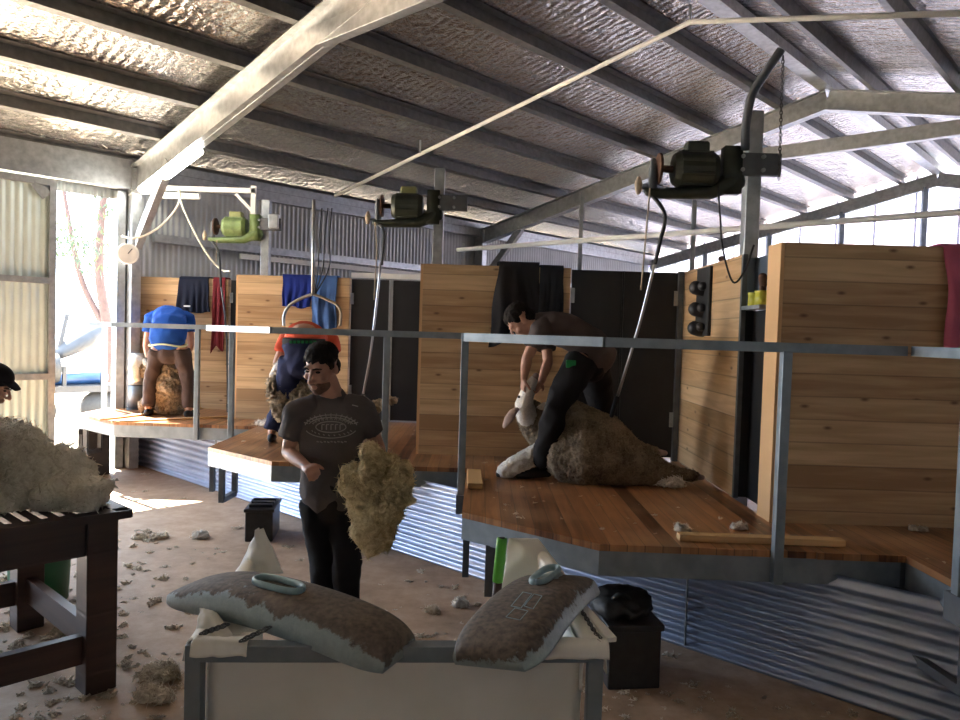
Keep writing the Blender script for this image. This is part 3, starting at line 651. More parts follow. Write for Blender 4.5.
# black rack with three handpiece holders on the side wall
rk = empty('handpiece_rack', V((1.74, 5.9, 2.12)), 'black rack with three knobs on the pine side wall', 'rack')
MB().box((1.748, 5.80, 1.86), (1.774, 6.14, 2.40)).build('backboard', M['rubber'], rk, bevel=.005)
for z in (2.23, 2.06, 1.91):
    mb = MB(); mb.loft([(1.75, 5.97, z), (1.725, 5.97, z-.005), (1.70, 5.975, z+.01)], [.062, .050, .058], None, 12); mb.loft([(1.728, 5.90, z+.02), (1.728, 6.06, z+.02)], [.036, .036], None, 10)
    mb.build('holder', M['crate_black'], rk, True)
lb = MB().ell((1.788, 5.66, TOP+.022), .02, .05, .022, sub=2).build('rusty_comb', M['rust'], None, True)
tag(lb, 'small rusty lump lying on top of the pine side wall', 'tool')
for (x, y, r, z, lab) in ((1.82, 5.02, .043, .075, 'yellow-green tub at the back of the steel shelf'), (1.815, 4.87, .047, .08, 'yellow-green tub at the front of the steel shelf')):
    t = empty('grease_tub', V((x, y, 2.066)), lab, 'tub', 'tubs on the shelf')
    MB().cyl((x, y, 2.066), (x, y, 2.066+z), r, 24, r*.96).build('tub_body', M['tin_yellow'], t, True)
    MB().cyl((x, y, 2.066+z), (x, y, 2.066+z+.012), r*1.04, 24).build('lid', M['tin_yellow'], t)
hb_ = V((1.815, 4.87, 2.172)); mb = MB(); mb.loft([hb_+V((-.02, -.05, 0)), hb_, hb_+V((.02, .06, .0))], [.014, .022, .016], None, 10); mb.loft([hb_, hb_+V((-.01, -.02, .07))], [.018, .03], None, 10); mb.ell(hb_+V((.02, .04, .03)), .024, .024, .024, sub=2)
tag(mb.build('handpiece', M['rust'], None, True), 'small metal shearing handpiece resting on the front tub', 'tool')
# ------------------------------------------------------------------ loose timber on the platforms
def plank(name, a, b, w, h, label, cat='timber'):
    a, b = V(a), V(b); c = (a+b)/2
    o = MB().bar(a-c, b-c, w, h).build(name, M['batten'], None, bevel=.003); o.location = c
    return tag(o, label, cat)
plank('timber_batten', G(678, 540, H)+V((0,0,.02)), G(843, 546, H)+V((0,0,.02)), .07, .036, 'pale timber batten lying along the front edge of the big sheep platform')
plank('timber_block', G(474, 474, H)+V((0,0,.02)), G(475, 489, H)+V((0,0,.02)), .105, .038, 'short pale timber block by the left handrail post of the sheep platform')
plank('timber_batten', G(97, 421, H)+V((0,.03,.011)), G(200, 409, H)+V((0,.03,.011)), .05, .02, 'long pale stick slanting across the far platform')
plank('timber_batten', G(110, 423, H)+V((0,.03,.011)), G(226, 418, H)+V((0,.03,.011)), .06, .02, 'pale stick along the front edge of the far platform')
# ------------------------------------------------------------------ boxes and bins
def crate(name, c, yaw, sx, sy, sz, mat, label, cat, lid=True, slots=False, z0=0.0):
    root = empty(name, V((c[0], c[1], z0)), label, cat); X = V((math.cos(yaw), math.sin(yaw), 0)); Y = V((-X.y, X.x, 0)); Z = V((0, 0, 1)); c = V((c[0], c[1], z0))
    MB().obox(c+Z*(sz*.45), X*sx/2, Y*sy/2, Z*sz*.45).build('box_body', mat, root, bevel=.008)
    if lid: MB().obox(c+Z*(sz*.95), X*(sx/2+.012), Y*(sy/2+.012), Z*sz*.05).build('lid', mat, root, bevel=.006)
    if slots:
        for q in (-.26, 0, .26): MB().obox(c+Z*(sz+.012)+Y*(q*sy), X*sx*.42, Y*.022, Z*.011).build('slat', M['trailer_grey'], root)
    return root
crate('black_crate', (-1.86, 6.52), .12, .23, .42, .28, M['crate_black'], 'black slatted-top crate on the floor behind the walking man', 'crate', True, True)
crate('tool_case', (.83, 4.02), .12, .28, .36, .34, M['crate_black'], 'large black case on the floor below the sheep platform', 'case')
cs = empty('black_bag', V((.80, 4.0, .341)), 'black bag lump on top of the large black case', 'bag')
MB().ell((.80, 4.0, .395), .15, .17, .060, sub=4).build('bag_body', M['rubber'], cs, True, disp=([(5, .05, 0), (14, .025, 1)], 2), post=lambda me: [setattr(v.co, 'z', max(v.co.z, .342)) for v in me.vertices])
MB().tube(arc([(.72, 3.93, .42), (.78, 3.90, .48), (.86, 3.94, .42)], 6), .012).build('strap', M['rubber'], cs, True)
crate('step_box', (-4.70, 9.02), -.82, .50, .34, .56, M['crate_black'], 'dark box under the far platform beside the doorway', 'box')
tb_ = empty('steel_canister', V((-4.27, 9.36, H)), 'grey steel canister standing on the far platform by the column', 'canister')
c0 = V((-4.27, 9.36, H)); MB().cyl(c0+V((0,0,.02)), c0+V((0,0,.30)), .11, 24).build('lower_tank', M['steel_dark'], tb_, True)
MB().cyl(c0+V((0,0,.31)), c0+V((0,0,.70)), .10, 24).build('upper_tank', M['galv'], tb_, True); MB().cyl(c0, c0+V((0,0,.02)), .13, 24).build('base', M['rubber'], tb_)
gb = empty('green_bin', V((-2.75, 4.72, 0)), 'dark green bin on the floor behind the wool table legs', 'bin')
MB().cyl((-2.84, 4.85, 0), (-2.84, 4.85, .62), .17, 28, .20).build('bin_body', M['green_bin'], gb, True); MB().cyl((-2.84, 4.85, .60), (-2.84, 4.85, .64), .215, 28).build('rim', M['green_bin'], gb, True)
# ------------------------------------------------------------------ wool table
t0 = W(3.80, 1.53); tw = empty('wool_table', t0, 'dark stained wooden wool table heaped with fleece at the left', 'table')
TL0, TL1, TR0, TR1, TZ = 3.78, 5.05, -.75, 1.55, .90
mb = MB()
for (a, b) in (((TL0+.03, TR0), (TL0+.03, TR1)), ((TL1-.03, TR0), (TL1-.03, TR1))): mb.bar(W(*a, TZ-.02), W(*b, TZ-.02), .08, .04)
for r in (TR0+.03, TR1-.03): mb.bar(W(TL0, r, TZ-.02), W(TL1, r, TZ-.02), .08, .04)
r = TR0+.1
while r < TR1-.06:
    mb.bar(W(TL0+.05, r, TZ-.018), W(TL1-.05, r, TZ-.018), .045, .03); r += .075
mb.build('slatted_top', M['table_wood'], tw)
for l in (TL0+.075, TL1-.075): MB().bar(W(l, TR0+.04, TZ-.125), W(l, TR1-.04, TZ-.125), .05, .17).build('apron', M['table_wood'], tw)
for r in (TR0+.09, TR1-.09): MB().bar(W(TL0+.05, r, TZ-.125), W(TL1-.05, r, TZ-.125), .05, .17).build('apron', M['table_wood'], tw)
for l in (TL0+.10, TL1-.10):
    for r in (TR0+.12, TR1-.12):
        MB().bar(W(l, r, 0), W(l, r, TZ-.042), .145, .145, LV).build('leg', M['table_wood'], tw, bevel=.006)
for l in (TL0+.10, TL1-.10): MB().bar(W(l, TR0+.1, .22), W(l, TR1-.1, .22), .05, .14).build('stretcher', M['table_wood'], tw)
for r in (TR0+.12, TR1-.12): MB().bar(W(TL0+.1, r, .24), W(TL1-.1, r, .24), .05, .14).build('stretcher', M['table_wood'], tw)
# ------------------------------------------------------------------ fleeces
def fleece(name, blobs, mat, vox=.014, octs=((5, .05, 0), (14, .035, 1), (40, .014, 2)), seed=1, parent=None, flat=None, locks=None):
    mb = MB()
    for c, rx, ry, rz in blobs: mb.ell(c, rx, ry, rz, sub=4)
    def post(me):
        if flat is not None:
            for v in me.vertices: v.co.z = max(v.co.z, flat+random.random()*.004)
        if locks: lock_post(*locks, zmin=flat+.006 if flat is not None else None)(me)
    return mb.build(name, mat, parent, True, remesh=vox, sm=2, disp=(octs, seed), post=post)
wb = []
for (l, r, z, s) in ((4.42, .35, 1.02, .36), (4.55, .85, 1.06, .34), (4.35, 1.05, 1.03, .26), (4.70, 1.18, 1.00, .26), (4.30, 1.30, .97, .17), (4.15, .75, .98, .22), (4.75, .2, 1.05, .33), (4.02, 1.36, .93, .10), (4.35, -.2, 1.02, .3), (4.6, .6, 1.14, .25)):
    wb.append((W(l, r, z), s, s*.95, s*.72))
wf = fleece('wool_pile', wb, M['wool_cream'], .013, ((3.5, .07, 0), (9, .07, 1), (24, .04, 1), (60, .016, 2)), 4, None, TZ+.002, (16000, .045, .006, 3, .8))
tag(wf, 'big heap of cream fleece on the dark wool table', 'wool', kind='thing')
# fibres on the heap
def fibres(o, n, length, mat, rad, seed=1, clump=.5):
    ps = o.modifiers.new('fibres', 'PARTICLE_SYSTEM').particle_system; st = ps.settings
    st.type = 'HAIR'; st.count = n; st.hair_length = length; st.hair_step = 4; st.render_step = 4; st.child_type = 'INTERPOLATED'
    st.rendered_child_count = 6; st.child_percent = 6 if hasattr(st, 'child_percent') else 6
    st.kink = 'CURL'; st.kink_amplitude = .008; st.kink_frequency = 3; st.clump_factor = clump; st.roughness_1 = .02; st.roughness_2 = .03
    st.brownian_factor = .02; st.factor_random = .004; st.root_radius = rad; st.tip_radius = rad*.3; st.radius_scale = 1.0; st.use_advanced_hair = True
    o.data.materials.append(mat); st.material = len(o.data.materials); ps.seed = seed
# ------------------------------------------------------------------ people
HS = 1.08
def head_parts(c, fwd, up):
    """ellipsoids of a head: c is the middle between the ears; fwd / up directions"""
    Y = V(fwd).normalized(); X = Y.cross(V(up)).normalized(); Z = X.cross(Y).normalized()
    P = lambda x, y, z: V(c)+(X*x+Y*y+Z*z)*HS
    X, Y, Z = X*HS, Y*HS, Z*HS
    return X, Y, Z, P
def add_head(mb, c, fwd, up):
    X, Y, Z, P = head_parts(c, fwd, up)
    E = lambda x, y, z, a, b, d, s=3: mb.ell(P(x, y, z), a, b, d, X, Y, Z, s)
    E(0, -.008, .045, .074, .094, .080); E(0, .028, -.03, .060, .060, .078); E(0, .052, -.085, .032, .030, .028)
    E(0, .012, .01, .070, .074, .06)
    mb.loft([P(0, .086, .022), P(0, .108, -.012), P(0, .114, -.026)], [.008, .012, .014], X, 10)
    for s in (-1, 1):
        E(s*.012, .100, -.030, .010, .012, .008, 2); E(s*.028, .076, .033, .022, .014, .009, 2)
        E(s*.044, .060, -.018, .020, .022, .020, 2); E(s*.075, -.004, .0, .010, .020, .031, 2); E(s*.045, .0, -.06, .02, .04, .03, 2)
    E(0, .084, -.055, .024, .012, .006, 2); E(0, .083, -.067, .021, .012, .007, 2)
def add_hand(mb, wrist, d, nrm, size=1.0, curl=.9, thumb=1):
    """palm, four unequal bent fingers and a thumb from the side of the palm"""
    d = V(d).normalized(); nrm = V(nrm); nrm = (nrm-d*nrm.dot(d)).normalized(); s = d.cross(nrm).normalized(); w = V(wrist); k = size
    mb.loft([w-d*.03*k, w+d*.02*k, w+d*.085*k], [(.026*k, .019*k), (.036*k, .016*k), (.040*k, .014*k)], s, 12)
    for i, (x, ln) in enumerate(((-.031, .070), (-.010, .080), (.011, .075), (.031, .058))):
        base = w+d*.085*k+s*(x*k); a = curl*.55; dirs = []; p = base; pts = [base-d*.01*k, base]; ang = 0
        for j, f in enumerate((.45, .32, .23)):
            ang += a; dd = d*math.cos(ang)+nrm*math.sin(ang); p = p+dd*(ln*f*k); pts.append(p)
        mb.loft(pts, [.0095*k, .0092*k, .0088*k, .008*k, .007*k], s, 8)
    b0 = w+d*.025*k+s*(-.032*k*thumb); td = (d*.62-s*.62*thumb+nrm*.45).normalized()
    mb.loft([w+d*.02*k-s*.018*thumb*k, b0, b0+td*.035*k, b0+(td+d*.3+nrm*.2).normalized()*.062*k], [.014*k, .0135*k, .0115*k, .009*k], None, 8)
def person(label, J, facing_side, shirt, trousers, head_fwd, head_up, hands, tor, sleeve=.55, hair=True, group=None, wr=.0, shoe=True, hair_mat=None, hem=None, leg_w=1.0, name='person', face=True, pel=1.0):
    """J: dict of joints in world coordinates; tor: list of (point, (half width, half depth)) from neck base to hem"""
    feet = (J['anL']+J['anR'])/2
    root = empty(name, V((feet.x, feet.y, min(J['anL'].z, J['anR'].z)-.07)), label, 'person')
    sd = facing_side.normalized()
    mb = MB(); add_head(mb, J['head'], head_fwd, head_up)
    hc = J['head']; X, Y, Z, P = head_parts(hc, head_fwd, head_up)
    mb.loft([J['neck'], J['neck'].lerp(P(0, -.02, -.05), .5), P(0, -.015, -.04)], [(.070, .068), (.064, .064), (.062, .064)], sd, 14)
    mb.loft([p for p, r in tor[:-1]], [(r[0]*.86, r[1]*.84) for p, r in tor[:-1]], sd, 18)
    for s in 'LR':
        sh, el, ha = J['sh'+s], J['el'+s], J['ha'+s]
        mb.loft([sh, sh.lerp(el, .35), sh.lerp(el, .8), el, el.lerp(ha, .3), el.lerp(ha, .7), ha], [.050, .047, .041, .039, .041, .033, .026], None, 14)
        hp, kn, an = J['hip'+s], J['kn'+s], J['an'+s]
        mb.loft([hp, hp.lerp(kn, .5), kn, kn.lerp(an, .35), an], [.078, .066, .050, .050, .036], None, 14)
        h = hands.get(s)
        if h: add_hand(mb, ha, h[0], h[1], 1.0, h[2], h[3])
    mb.build('body', M['skin'], root, True, remesh=.0075, sm=2)
    if hair:
        hb = MB(); hb.ell(P(0, -.012, .066), .080, .097, .074, X, Y, Z, 4); hb.ell(P(0, -.055, .0), .068, .052, .070, X, Y, Z, 3)
        for s in (-1, 1): hb.ell(P(s*.069, .020, .040), .010, .026, .036, X, Y, Z, 2)
        hb.build('hair', hair_mat or M['hair'], root, True, remesh=.007, sm=1, disp=([(60, .006, 0), (25, .004, 0)], 1))
        if face:
            for s in (-1, 1):
                MB().ell(P(s*.030, .080, .014), .0135, .009, .006, X, Y, Z, 2).build('eye', M['eye'], root, True)
                MB().loft([P(s*.012, .091, .030), P(s*.030, .092, .035), P(s*.050, .078, .031)], [.0045, .0055, .003], None, 6).build('eyebrow', M['hair'], root, True)
    sb = MB(); sb.loft([p for p, r in tor], [r for p, r in tor], sd, 28)
    for s in 'LR':
        sh, el = J['sh'+s], J['el'+s]; c = tor[1][0]
        sb.loft([sh.lerp(c, .55), sh.lerp(c, .15), sh, sh.lerp(el, sleeve*.5), sh.lerp(el, sleeve)], [.075, .075, .070, .068, .066], None, 16, True, False)
    so = sb.build('shirt', shirt, root, True, remesh=.010, sm=3, disp=([(7, .012, 1), (16, .005, 0)], 3))
    pb = MB(); w0, w1 = J['hip'], tor[-1]
    wd = (tor[-3][0]-w0).normalized(); pb.loft([w0+wd*.10, w0+wd*.04, w0, (J['hipL']+J['hipR'])/2-wd*.05], [(.135*pel, .095), (.152*pel, .108), (.160*pel, .116*pel), (.14*pel, .11*pel)], sd, 24)
    for s in 'LR':
        hp, kn, an = J['hip'+s], J['kn'+s], J['an'+s]
        pb.loft([hp, hp.lerp(kn, .35), kn, kn.lerp(an, .4), an+(kn-an).normalized()*.03], [.098*leg_w, .090*leg_w, .072*leg_w, .070*leg_w, .062*leg_w], None, 18, True, False)
    to = pb.build('trousers', trousers, root, True, remesh=.012, sm=3, disp=([(6, .014, 1), (15, .006, 0)], 5))
    if shoe:
        for s in 'LR':
            an, td = J['an'+s], J['toe'+s]
            z0 = an.z-.045
            MB().loft([V((an.x, an.y, z0))-td*.05, V((an.x, an.y, z0+.01)), V((an.x, an.y, z0-.01))+td*.10, V((an.x, an.y, z0-.02))+td*.18], [(.036, .036), (.042, .048), (.046, .034), (.034, .022)], td.cross(V((0, 0, 1))), 14).build('shoe', M['shoe'], root, True, sub=1)
    return root, so, to
# the walking man with the fleece
Y0 = 4.2
J = dict(head=D(322, 369, Y0-.03), neck=D(333, 400, Y0), shL=D(363, 411, Y0), shR=D(297, 413, Y0-.03), elL=D(379, 449, Y0+.06), haL=D(378, 462, Y0-.14),
         elR=D(288, 452, Y0-.02), haR=D(307, 467, Y0-.20), hip=D(333, 492, Y0), hipL=D(347, 500, Y0), hipR=D(318, 500, Y0),
         knL=D(347, 566, Y0-.06), knR=D(324, 566, Y0+.03), toeL=V((.15, -1, 0)).normalized(), toeR=V((-.15, -1, 0)).normalized())
for s, px in (('L', (346, Y0+.02)), ('R', (327, Y0+.12))):
    q = D(px[0], 640, px[1]); J['an'+s] = V((q.x, q.y, .085))
tor = [(D(334, 397, Y0+.02), (.072, .064)), (D(332, 404, Y0+.01), (.125, .082)), (D(331, 413, Y0), (.178, .10)), (D(330, 432, Y0), (.190, .122)), (D(331, 455, Y0), (.172, .118)), (D(332, 476, Y0), (.166, .118)), (D(332, 494, Y0), (.176, .132))]
man, mshirt, mtr = person('man in a charcoal printed tee walking with a yellowish fleece in his hand', J, V((1, -.1, 0)), M['tee_grey'], M['trouser_black'],
    V((-.33, -.86, -.30)), V((-.08, -.3, 1)), {'L': ((.0, -.5, -.55), (-.4, .3, -.3), 1.0, 1), 'R': ((.35, -.7, .05), (.3, .1, -.8), 1.5, -1)}, tor, .62)
# faded round print on the chest, laid on the cloth
def tree_of(o): return BVHTree.FromPolygons([v.co + wloc(o) for v in o.data.vertices], [tuple(p.vertices) for p in o.data.polygons])
bvh = tree_of(mshirt)
mb = MB()
def on_chest(px, py):
    o_ = V((0, 0, EYE)); h = bvh.ray_cast(o_, ray(px, py).normalized())
    return (h[0]+h[1]*.002) if h[0] else None
def stroke(pts, r=.0035):
    q = [on_chest(*p) for p in pts]; q = [p for p in q if p]
    if len(q) > 1: mb.tube(q, r, 5)
cx, cy = 331, 427
for rx, ry, a0, a1 in ((26, 12, 190, 350), (23, 9.5, 200, 340), (26, 11, 20, 160), (15, 5.5, 0, 360)):
    stroke([(cx+rx*math.cos(math.radians(a)), cy+ry*math.sin(math.radians(a))) for a in [a0+(a1-a0)*i/24 for i in range(25)]], .003)
for i in range(13):
    a = math.radians(200+140*i/12); stroke([(cx+24*math.cos(a), cy+10*math.sin(a)), (cx+28.5*math.cos(a), cy+13.5*math.sin(a))], .0028)
for x in (322, 326.5, 331, 335.5, 340): stroke([(x, 424.6), (x, 429.8)], .003); stroke([(x, 424.6), (x+2.6, 424.6)], .0026)
for i in range(9): stroke([(317+i*3.4, 441.5), (317+i*3.4+2.2, 441.8+.8*(i % 2))], .0035)
for i in range(11):
    a = math.radians(205+130*i/10); stroke([(cx+19.5*math.cos(a)-1, cy+7.5*math.sin(a)), (cx+19.5*math.cos(a)+1, cy+7.5*math.sin(a)-1.6), (cx+20.5*math.cos(a)+1.2, cy+7.5*math.sin(a)+.6)], .0024)
for i in range(10):
    a = math.radians(25+130*i/9); stroke([(cx+21*math.cos(a), cy+7.8*math.sin(a)), (cx+21.5*math.cos(a)+1.5, cy+7.8*math.sin(a)+1.2)], .0028)
stroke([(352, 405), (358, 406.5)], .003)
mb.build('chest_print', M['tee_print'], mshirt)
X, Y, Z, P = head_parts(J['head'], V((-.33, -.86, -.30)), V((-.08, -.3, 1)))
mb = MB(); mb.ell(P(0, .030, -.062), .0600, .0615, .050, X, Y, Z, 4); mb.ell(P(0, .0535, -.085), .0330, .0315, .029, X, Y, Z, 3); mb.loft([P(-.026, .083, -.050), P(-.014, .0965, -.044), P(.014, .0965, -.044), P(.026, .083, -.050)], [.004, .006, .006, .004], None, 8)
mb.build('beard', plain('short dark stubble', (.17, .090, .062), .8, 0, .25, 80), man, True, remesh=.006, sm=2)
fb_ = []
for (x, y, dY, s) in ((372, 468, 0, .085), (390, 478, .02, .10), (365, 480, -.04, .09), (385, 500, .0, .115), (366, 505, -.03, .085), (372, 525, .0, .085), (393, 497, .05, .09), (355, 474, 0, .055), (352, 487, 0, .045), (374, 538, 0, .045)):
    fb_.append((D(x, y, 3.95+dY), s, s*.8, s))
fl_ = fleece('held_fleece', fb_, M['wool_yellow'], .010, ((7, .06, 0), (14, .05, 1), (42, .014, 2)), 9, None, None, (4000, .03, .004, 5, .6))
tag(fl_, 'yellowish shorn fleece dangling from the walking man\'s hand', 'wool')
# the shearer over the big sheep
Y0 = 5.66
J = dict(head=D(522, 322, Y0-.02), neck=D(540, 324, Y0), shL=D(540, 331, Y0-.17), shR=D(545, 331, Y0+.17), elL=D(527, 358, Y0-.22), haL=D(524, 378, Y0-.12),
         elR=D(548, 362, Y0+.10), haR=D(541, 381, Y0-.02), hip=D(590, 352, Y0), hipL=D(582, 361, Y0-.10), hipR=D(594, 361, Y0+.10),
         knL=D(556, 408, Y0-.26), knR=D(602, 412, Y0+.34), toeL=V((-1, -.2, 0)).normalized(), toeR=V((-1, .1, 0)).normalized())
q = G(541, 478, H); J['anL'] = V((q.x, q.y, H+.085)); q = D(606, 440, Y0+.4); J['anR'] = V((q.x, Y0+.42, H+.085))
tor = [(D(541, 322, Y0), (.085, .07)), (D(550, 325, Y0), (.185, .10)), (D(563, 330, Y0), (.195, .125)), (D(580, 338, Y0), (.178, .125)), (D(588, 344, Y0), (.180, .132)), (D(597, 355, Y0), (.184, .138))]
sh3, s3, t3 = person('shearer in a brown-grey shirt bent over the big grey-brown sheep', J, V((0, -1, 0)), M['shirt_brown'], M['trouser_black'],
    V((-.62, -.12, -.80)), V((-.75, 0, .62)), {'L': ((-.05, .25, -.9), (.8, .3, 0), 1.1, -1), 'R': ((-.5, -.3, -.6), (-.3, -.8, 0), 1.1, 1)}, tor, .60, leg_w=1.22, face=False)
tb3 = tree_of(t3); hq = tb3.ray_cast(V((0, 0, EYE)), ray(571, 364).normalized())
q = hq[0] if hq[0] else D(571, 364, Y0-.2)
MB().box(q+V((-.035, -.012, -.028)), q+V((.035, .03, .028))).build('hip_badge', M['logo_green'], t3, bevel=.004)
# the blue-shirted shearer seen from behind at the far stand
Y0 = 8.75
J = dict(head=D(167, 332, Y0+.62), neck=D(169, 320, Y0+.45), shL=D(151, 318, Y0+.40), shR=D(189, 318, Y0+.40), elL=D(146, 345, Y0+.42), haL=D(151, 368, Y0+.40),
         elR=D(191, 345, Y0+.38), haR=D(181, 366, Y0+.42), hip=D(169, 340, Y0+.03), hipL=D(158, 350, Y0), hipR=D(181, 350, Y0),
         knL=D(151, 380, Y0+.02), knR=D(188, 380, Y0+.02), toeL=V((-.2, 1, 0)).normalized(), toeR=V((.2, 1, 0)).normalized())
q = D(149, 411, Y0); J['anL'] = V((q.x, Y0-.03, H+.085)); q = D(190, 411, Y0); J['anR'] = V((q.x, Y0-.03, H+.085))
tor = [(D(169, 318, Y0+.46), (.08, .07)), (D(169, 315, Y0+.36), (.170, .11)), (D(169, 318, Y0+.20), (.185, .13)), (D(169, 325, Y0+.04), (.195, .14)), (D(168, 335, Y0-.01), (.202, .15)), (D(168, 338, Y0-.02), (.205, .155))]
sh1, s1, t1 = person('shearer in a royal blue polo bending over, seen from behind', J, V((1, 0, 0)), M['shirt_blue'], M['trouser_brown'],
    V((0, .5, -.85)), V((0, .85, .5)), {'L': ((.2, .1, -1), (1, 0, 0), 1.2, -1), 'R': ((-.2, .1, -1), (-1, 0, 0), 1.2, 1)}, tor, .5, leg_w=.98, face=False)
ring = [D(168, 345, Y0-.02)+V((  .210*math.cos(a), .160*math.sin(a), .012*math.sin(3*a))) for a in [2*math.pi*i/40 for i in range(41)]]
MB().tube(ring, .011, 6).build('hem_piping', M['piping'], s1, True)
# the red-shirted shearer at the middle stand
Y0 = 7.0
J = dict(head=D(318, 360, Y0+.66), neck=D(312, 342, Y0+.5), shL=D(286, 340, Y0+.42), shR=D(332, 340, Y0+.42), elL=D(277, 362, Y0+.36), haL=D(275, 388, Y0+.30),
         elR=D(335, 362, Y0+.40), haR=D(325, 388, Y0+.40), hip=D(304, 347, Y0-.01), hipL=D(293, 360, Y0), hipR=D(316, 360, Y0),
         knL=D(285, 396, Y0+.05), knR=D(320, 396, Y0+.08), toeL=V((-.2, 1, 0)).normalized(), toeR=V((.2, 1, 0)).normalized())
q = G(281, 437, H); J['anL'] = V((q.x, Y0, H+.085)); q = G(322, 437, H); J['anR'] = V((q.x, Y0, H+.085))
tor = [(D(311, 340, Y0+.5), (.08, .07)), (D(309, 341, Y0+.40), (.185, .11)), (D(306, 338, Y0+.22), (.19, .12)), (D(305, 337, Y0+.06), (.180, .12)), (D(305, 334, Y0), (.165, .120)), (D(305, 336, Y0), (.160, .115))]
sh2, s2, t2 = person('shearer in a red shirt and navy trousers bending behind the walking man', J, V((1, 0, 0)), M['singlet_red'], M['trouser_navy'],
    V((0, .5, -.85)), V((0, .85, .5)), {'L': ((.1, .2, -1), (1, 0, 0), 1.2, -1), 'R': ((-.2, .1, -1), (-1, 0, 0), 1.2, 1)}, tor, .55, pel=1.22, leg_w=1.25, face=False)
wbp = [D(304, 342, Y0)+V((.190*math.cos(a), .140*math.sin(a), 0)) for a in [2*math.pi*i/32 for i in range(33)]]
MB().loft(wbp, [(.012, .035)]*33, V((0, 0, 0)) if False else None, 8, True, False).build('waistband', M['waistband'], t2, True)
for i in range(7):
    p = D(291+i*4.0, 342, Y0-.155); MB().box(p+V((-.013, -.01, -.012)), p+V((.010, .012, .012))).build('waistband_letter', M['logo_green'], t2)
# the worker at the left edge, behind the fleece heap
Y0 = 5.3
hp_ = D(-17, 398, Y0); 
J = dict(head=D(-6, 386, Y0), neck=D(-17, 404, Y0+.03), shL=D(-19, 418, Y0-.17), shR=D(-21, 418, Y0+.20), elL=D(-13, 446, Y0-.2), haL=D(9, 452, Y0-.22), elR=D(-13, 446, Y0+.2), haR=D(9, 450, Y0+.16),
         hip=D(-41, 478, Y0), hipL=D(-41, 488, Y0-.1), hipR=D(-41, 488, Y0+.1), knL=D(-35, 545, Y0-.12), knR=D(-37, 545, Y0+.12), toeL=V((1, 0, 0)), toeR=V((1, 0, 0)))
for s, dy in (('L', -.12), ('R', .12)): q = D(-41, 560, Y0+dy); J['an'+s] = V((q.x, Y0+dy, .085))
tor = [(D(-19, 404, Y0), (.085, .07)), (D(-23, 414, Y0), (.18, .10)), (D(-27, 432, Y0), (.19, .125)), (D(-33, 456, Y0), (.175, .12)), (D(-39, 474, Y0), (.17, .12)), (D(-40, 484, Y0), (.175, .125))]
sh5, s5, t5 = person('worker in black with a dark cap at the left edge behind the fleece heap', J, V((0, -1, 0)), M['trouser_black'], M['trouser_black'],
    V((.85, .1, -.45)), V((.4, 0, .9)), {'L': ((1, 0, -.2), (0, 0, -1), .8, 1), 'R': ((1, 0, -.2), (0, 0, -1), .8, -1)}, tor, .9)
X, Y, Z, P = head_parts(J['head'], V((.85, .1, -.45)), V((.4, 0, .9)))
cb = MB(); cb.ell(P(0, -.014, .068), .090, .106, .080, X, Y, Z, 4); cb.loft([P(0, .06, .062), P(0, .10, .054), P(0, .13, .046)], [(.075, .012), (.066, .010), (.045, .008)], X, 14)
cb.build('cap', M['trouser_black'], sh5, True)
# ------------------------------------------------------------------ sheep
def sheep(label, body, neckhead, legs, wool, locks=(3000, .03, .005), seed=1, vox=.012, octs=((9, .02, 0), (26, .022, 1), (70, .010, 2))):
    c = body[0][0]; root = empty('sheep', V((body[len(body)//2][0].x, body[len(body)//2][0].y, H)), label, 'sheep')
    mb = MB(); mb.loft([p for p, r in body], [r for p, r in body], None, 24)
    for ch in neckhead: mb.loft([p for p, r in ch], [r for p, r in ch], None, 16)
    for lg in legs: mb.loft([p for p, r in lg], [r for p, r in lg], None, 14)
    mb.build('body', wool, root, True, remesh=vox, sm=3, disp=(octs, seed), post=lock_post(locks[0], locks[1], locks[2], seed, .45))
    return root
Yb = 5.58
body = [(D(668, 474, Yb-.05), .07), (D(650, 470, Yb-.05), .125), (D(627, 464, Yb-.03), .190), (D(603, 452, Yb), .275), (D(582, 449, Yb), .290), (D(566, 453, Yb+.03), .23), (D(555, 450, Yb+.12), .16)]
nk = [[(D(562, 444, Yb+.14), .18), (D(548, 434, Yb+.22), .155), (D(537, 425, Yb+.22), .130), (D(530, 414, Yb+.18), .108)],
      [(D(573, 414, Yb+.10), .10), (D(598, 430, Yb+.08), .13), (D(628, 450, Yb+.04), .09)]]
lg = [[(D(612, 440, Yb), .09), (D(630, 446, Yb-.02), .055), (D(644, 449, Yb-.02), .034), (D(657, 452, Yb-.03), .024)], [(D(655, 470, Yb), .085), (D(676, 474, Yb-.02), .045), (D(694, 476, Yb-.02), .03)]]
shp = sheep('big grey-brown woolly sheep lying on its side on the reddish platform', body, nk, lg, M['wool_sheep'], seed=5, octs=((5, .010, 0), (44, .016, 1), (90, .008, 2)), locks=(9000, .016, .0045))
fa = MB(); fa.loft([D(527, 416, Yb+.12), D(523, 404, Yb+.06), D(528, 391, Yb), D(533, 381, Yb-.02)], [(.085, .085), (.075, .072), (.052, .055), (.036, .042)], None, 18)
fa.build('face', M['wool_white'], shp, True, sub=1, disp=([(30, .008, 0)], 2))
for (x0, y0, x1, y1, dy) in ((513, 412, 504, 427, -.03), (541, 408, 551, 404, .1)):
    MB().loft([D(x0+4, y0-3, Yb+dy+.05), D(x0, y0, Yb+dy), D((x0+x1)/2, (y0+y1)/2, Yb+dy-.02), D(x1, y1, Yb+dy-.02)], [(.02, .012), (.034, .014), (.038, .014), (.016, .008)], None, 12).build('ear', M['wool_white'] if dy > 0 else M['sheep_skin'], shp, True)
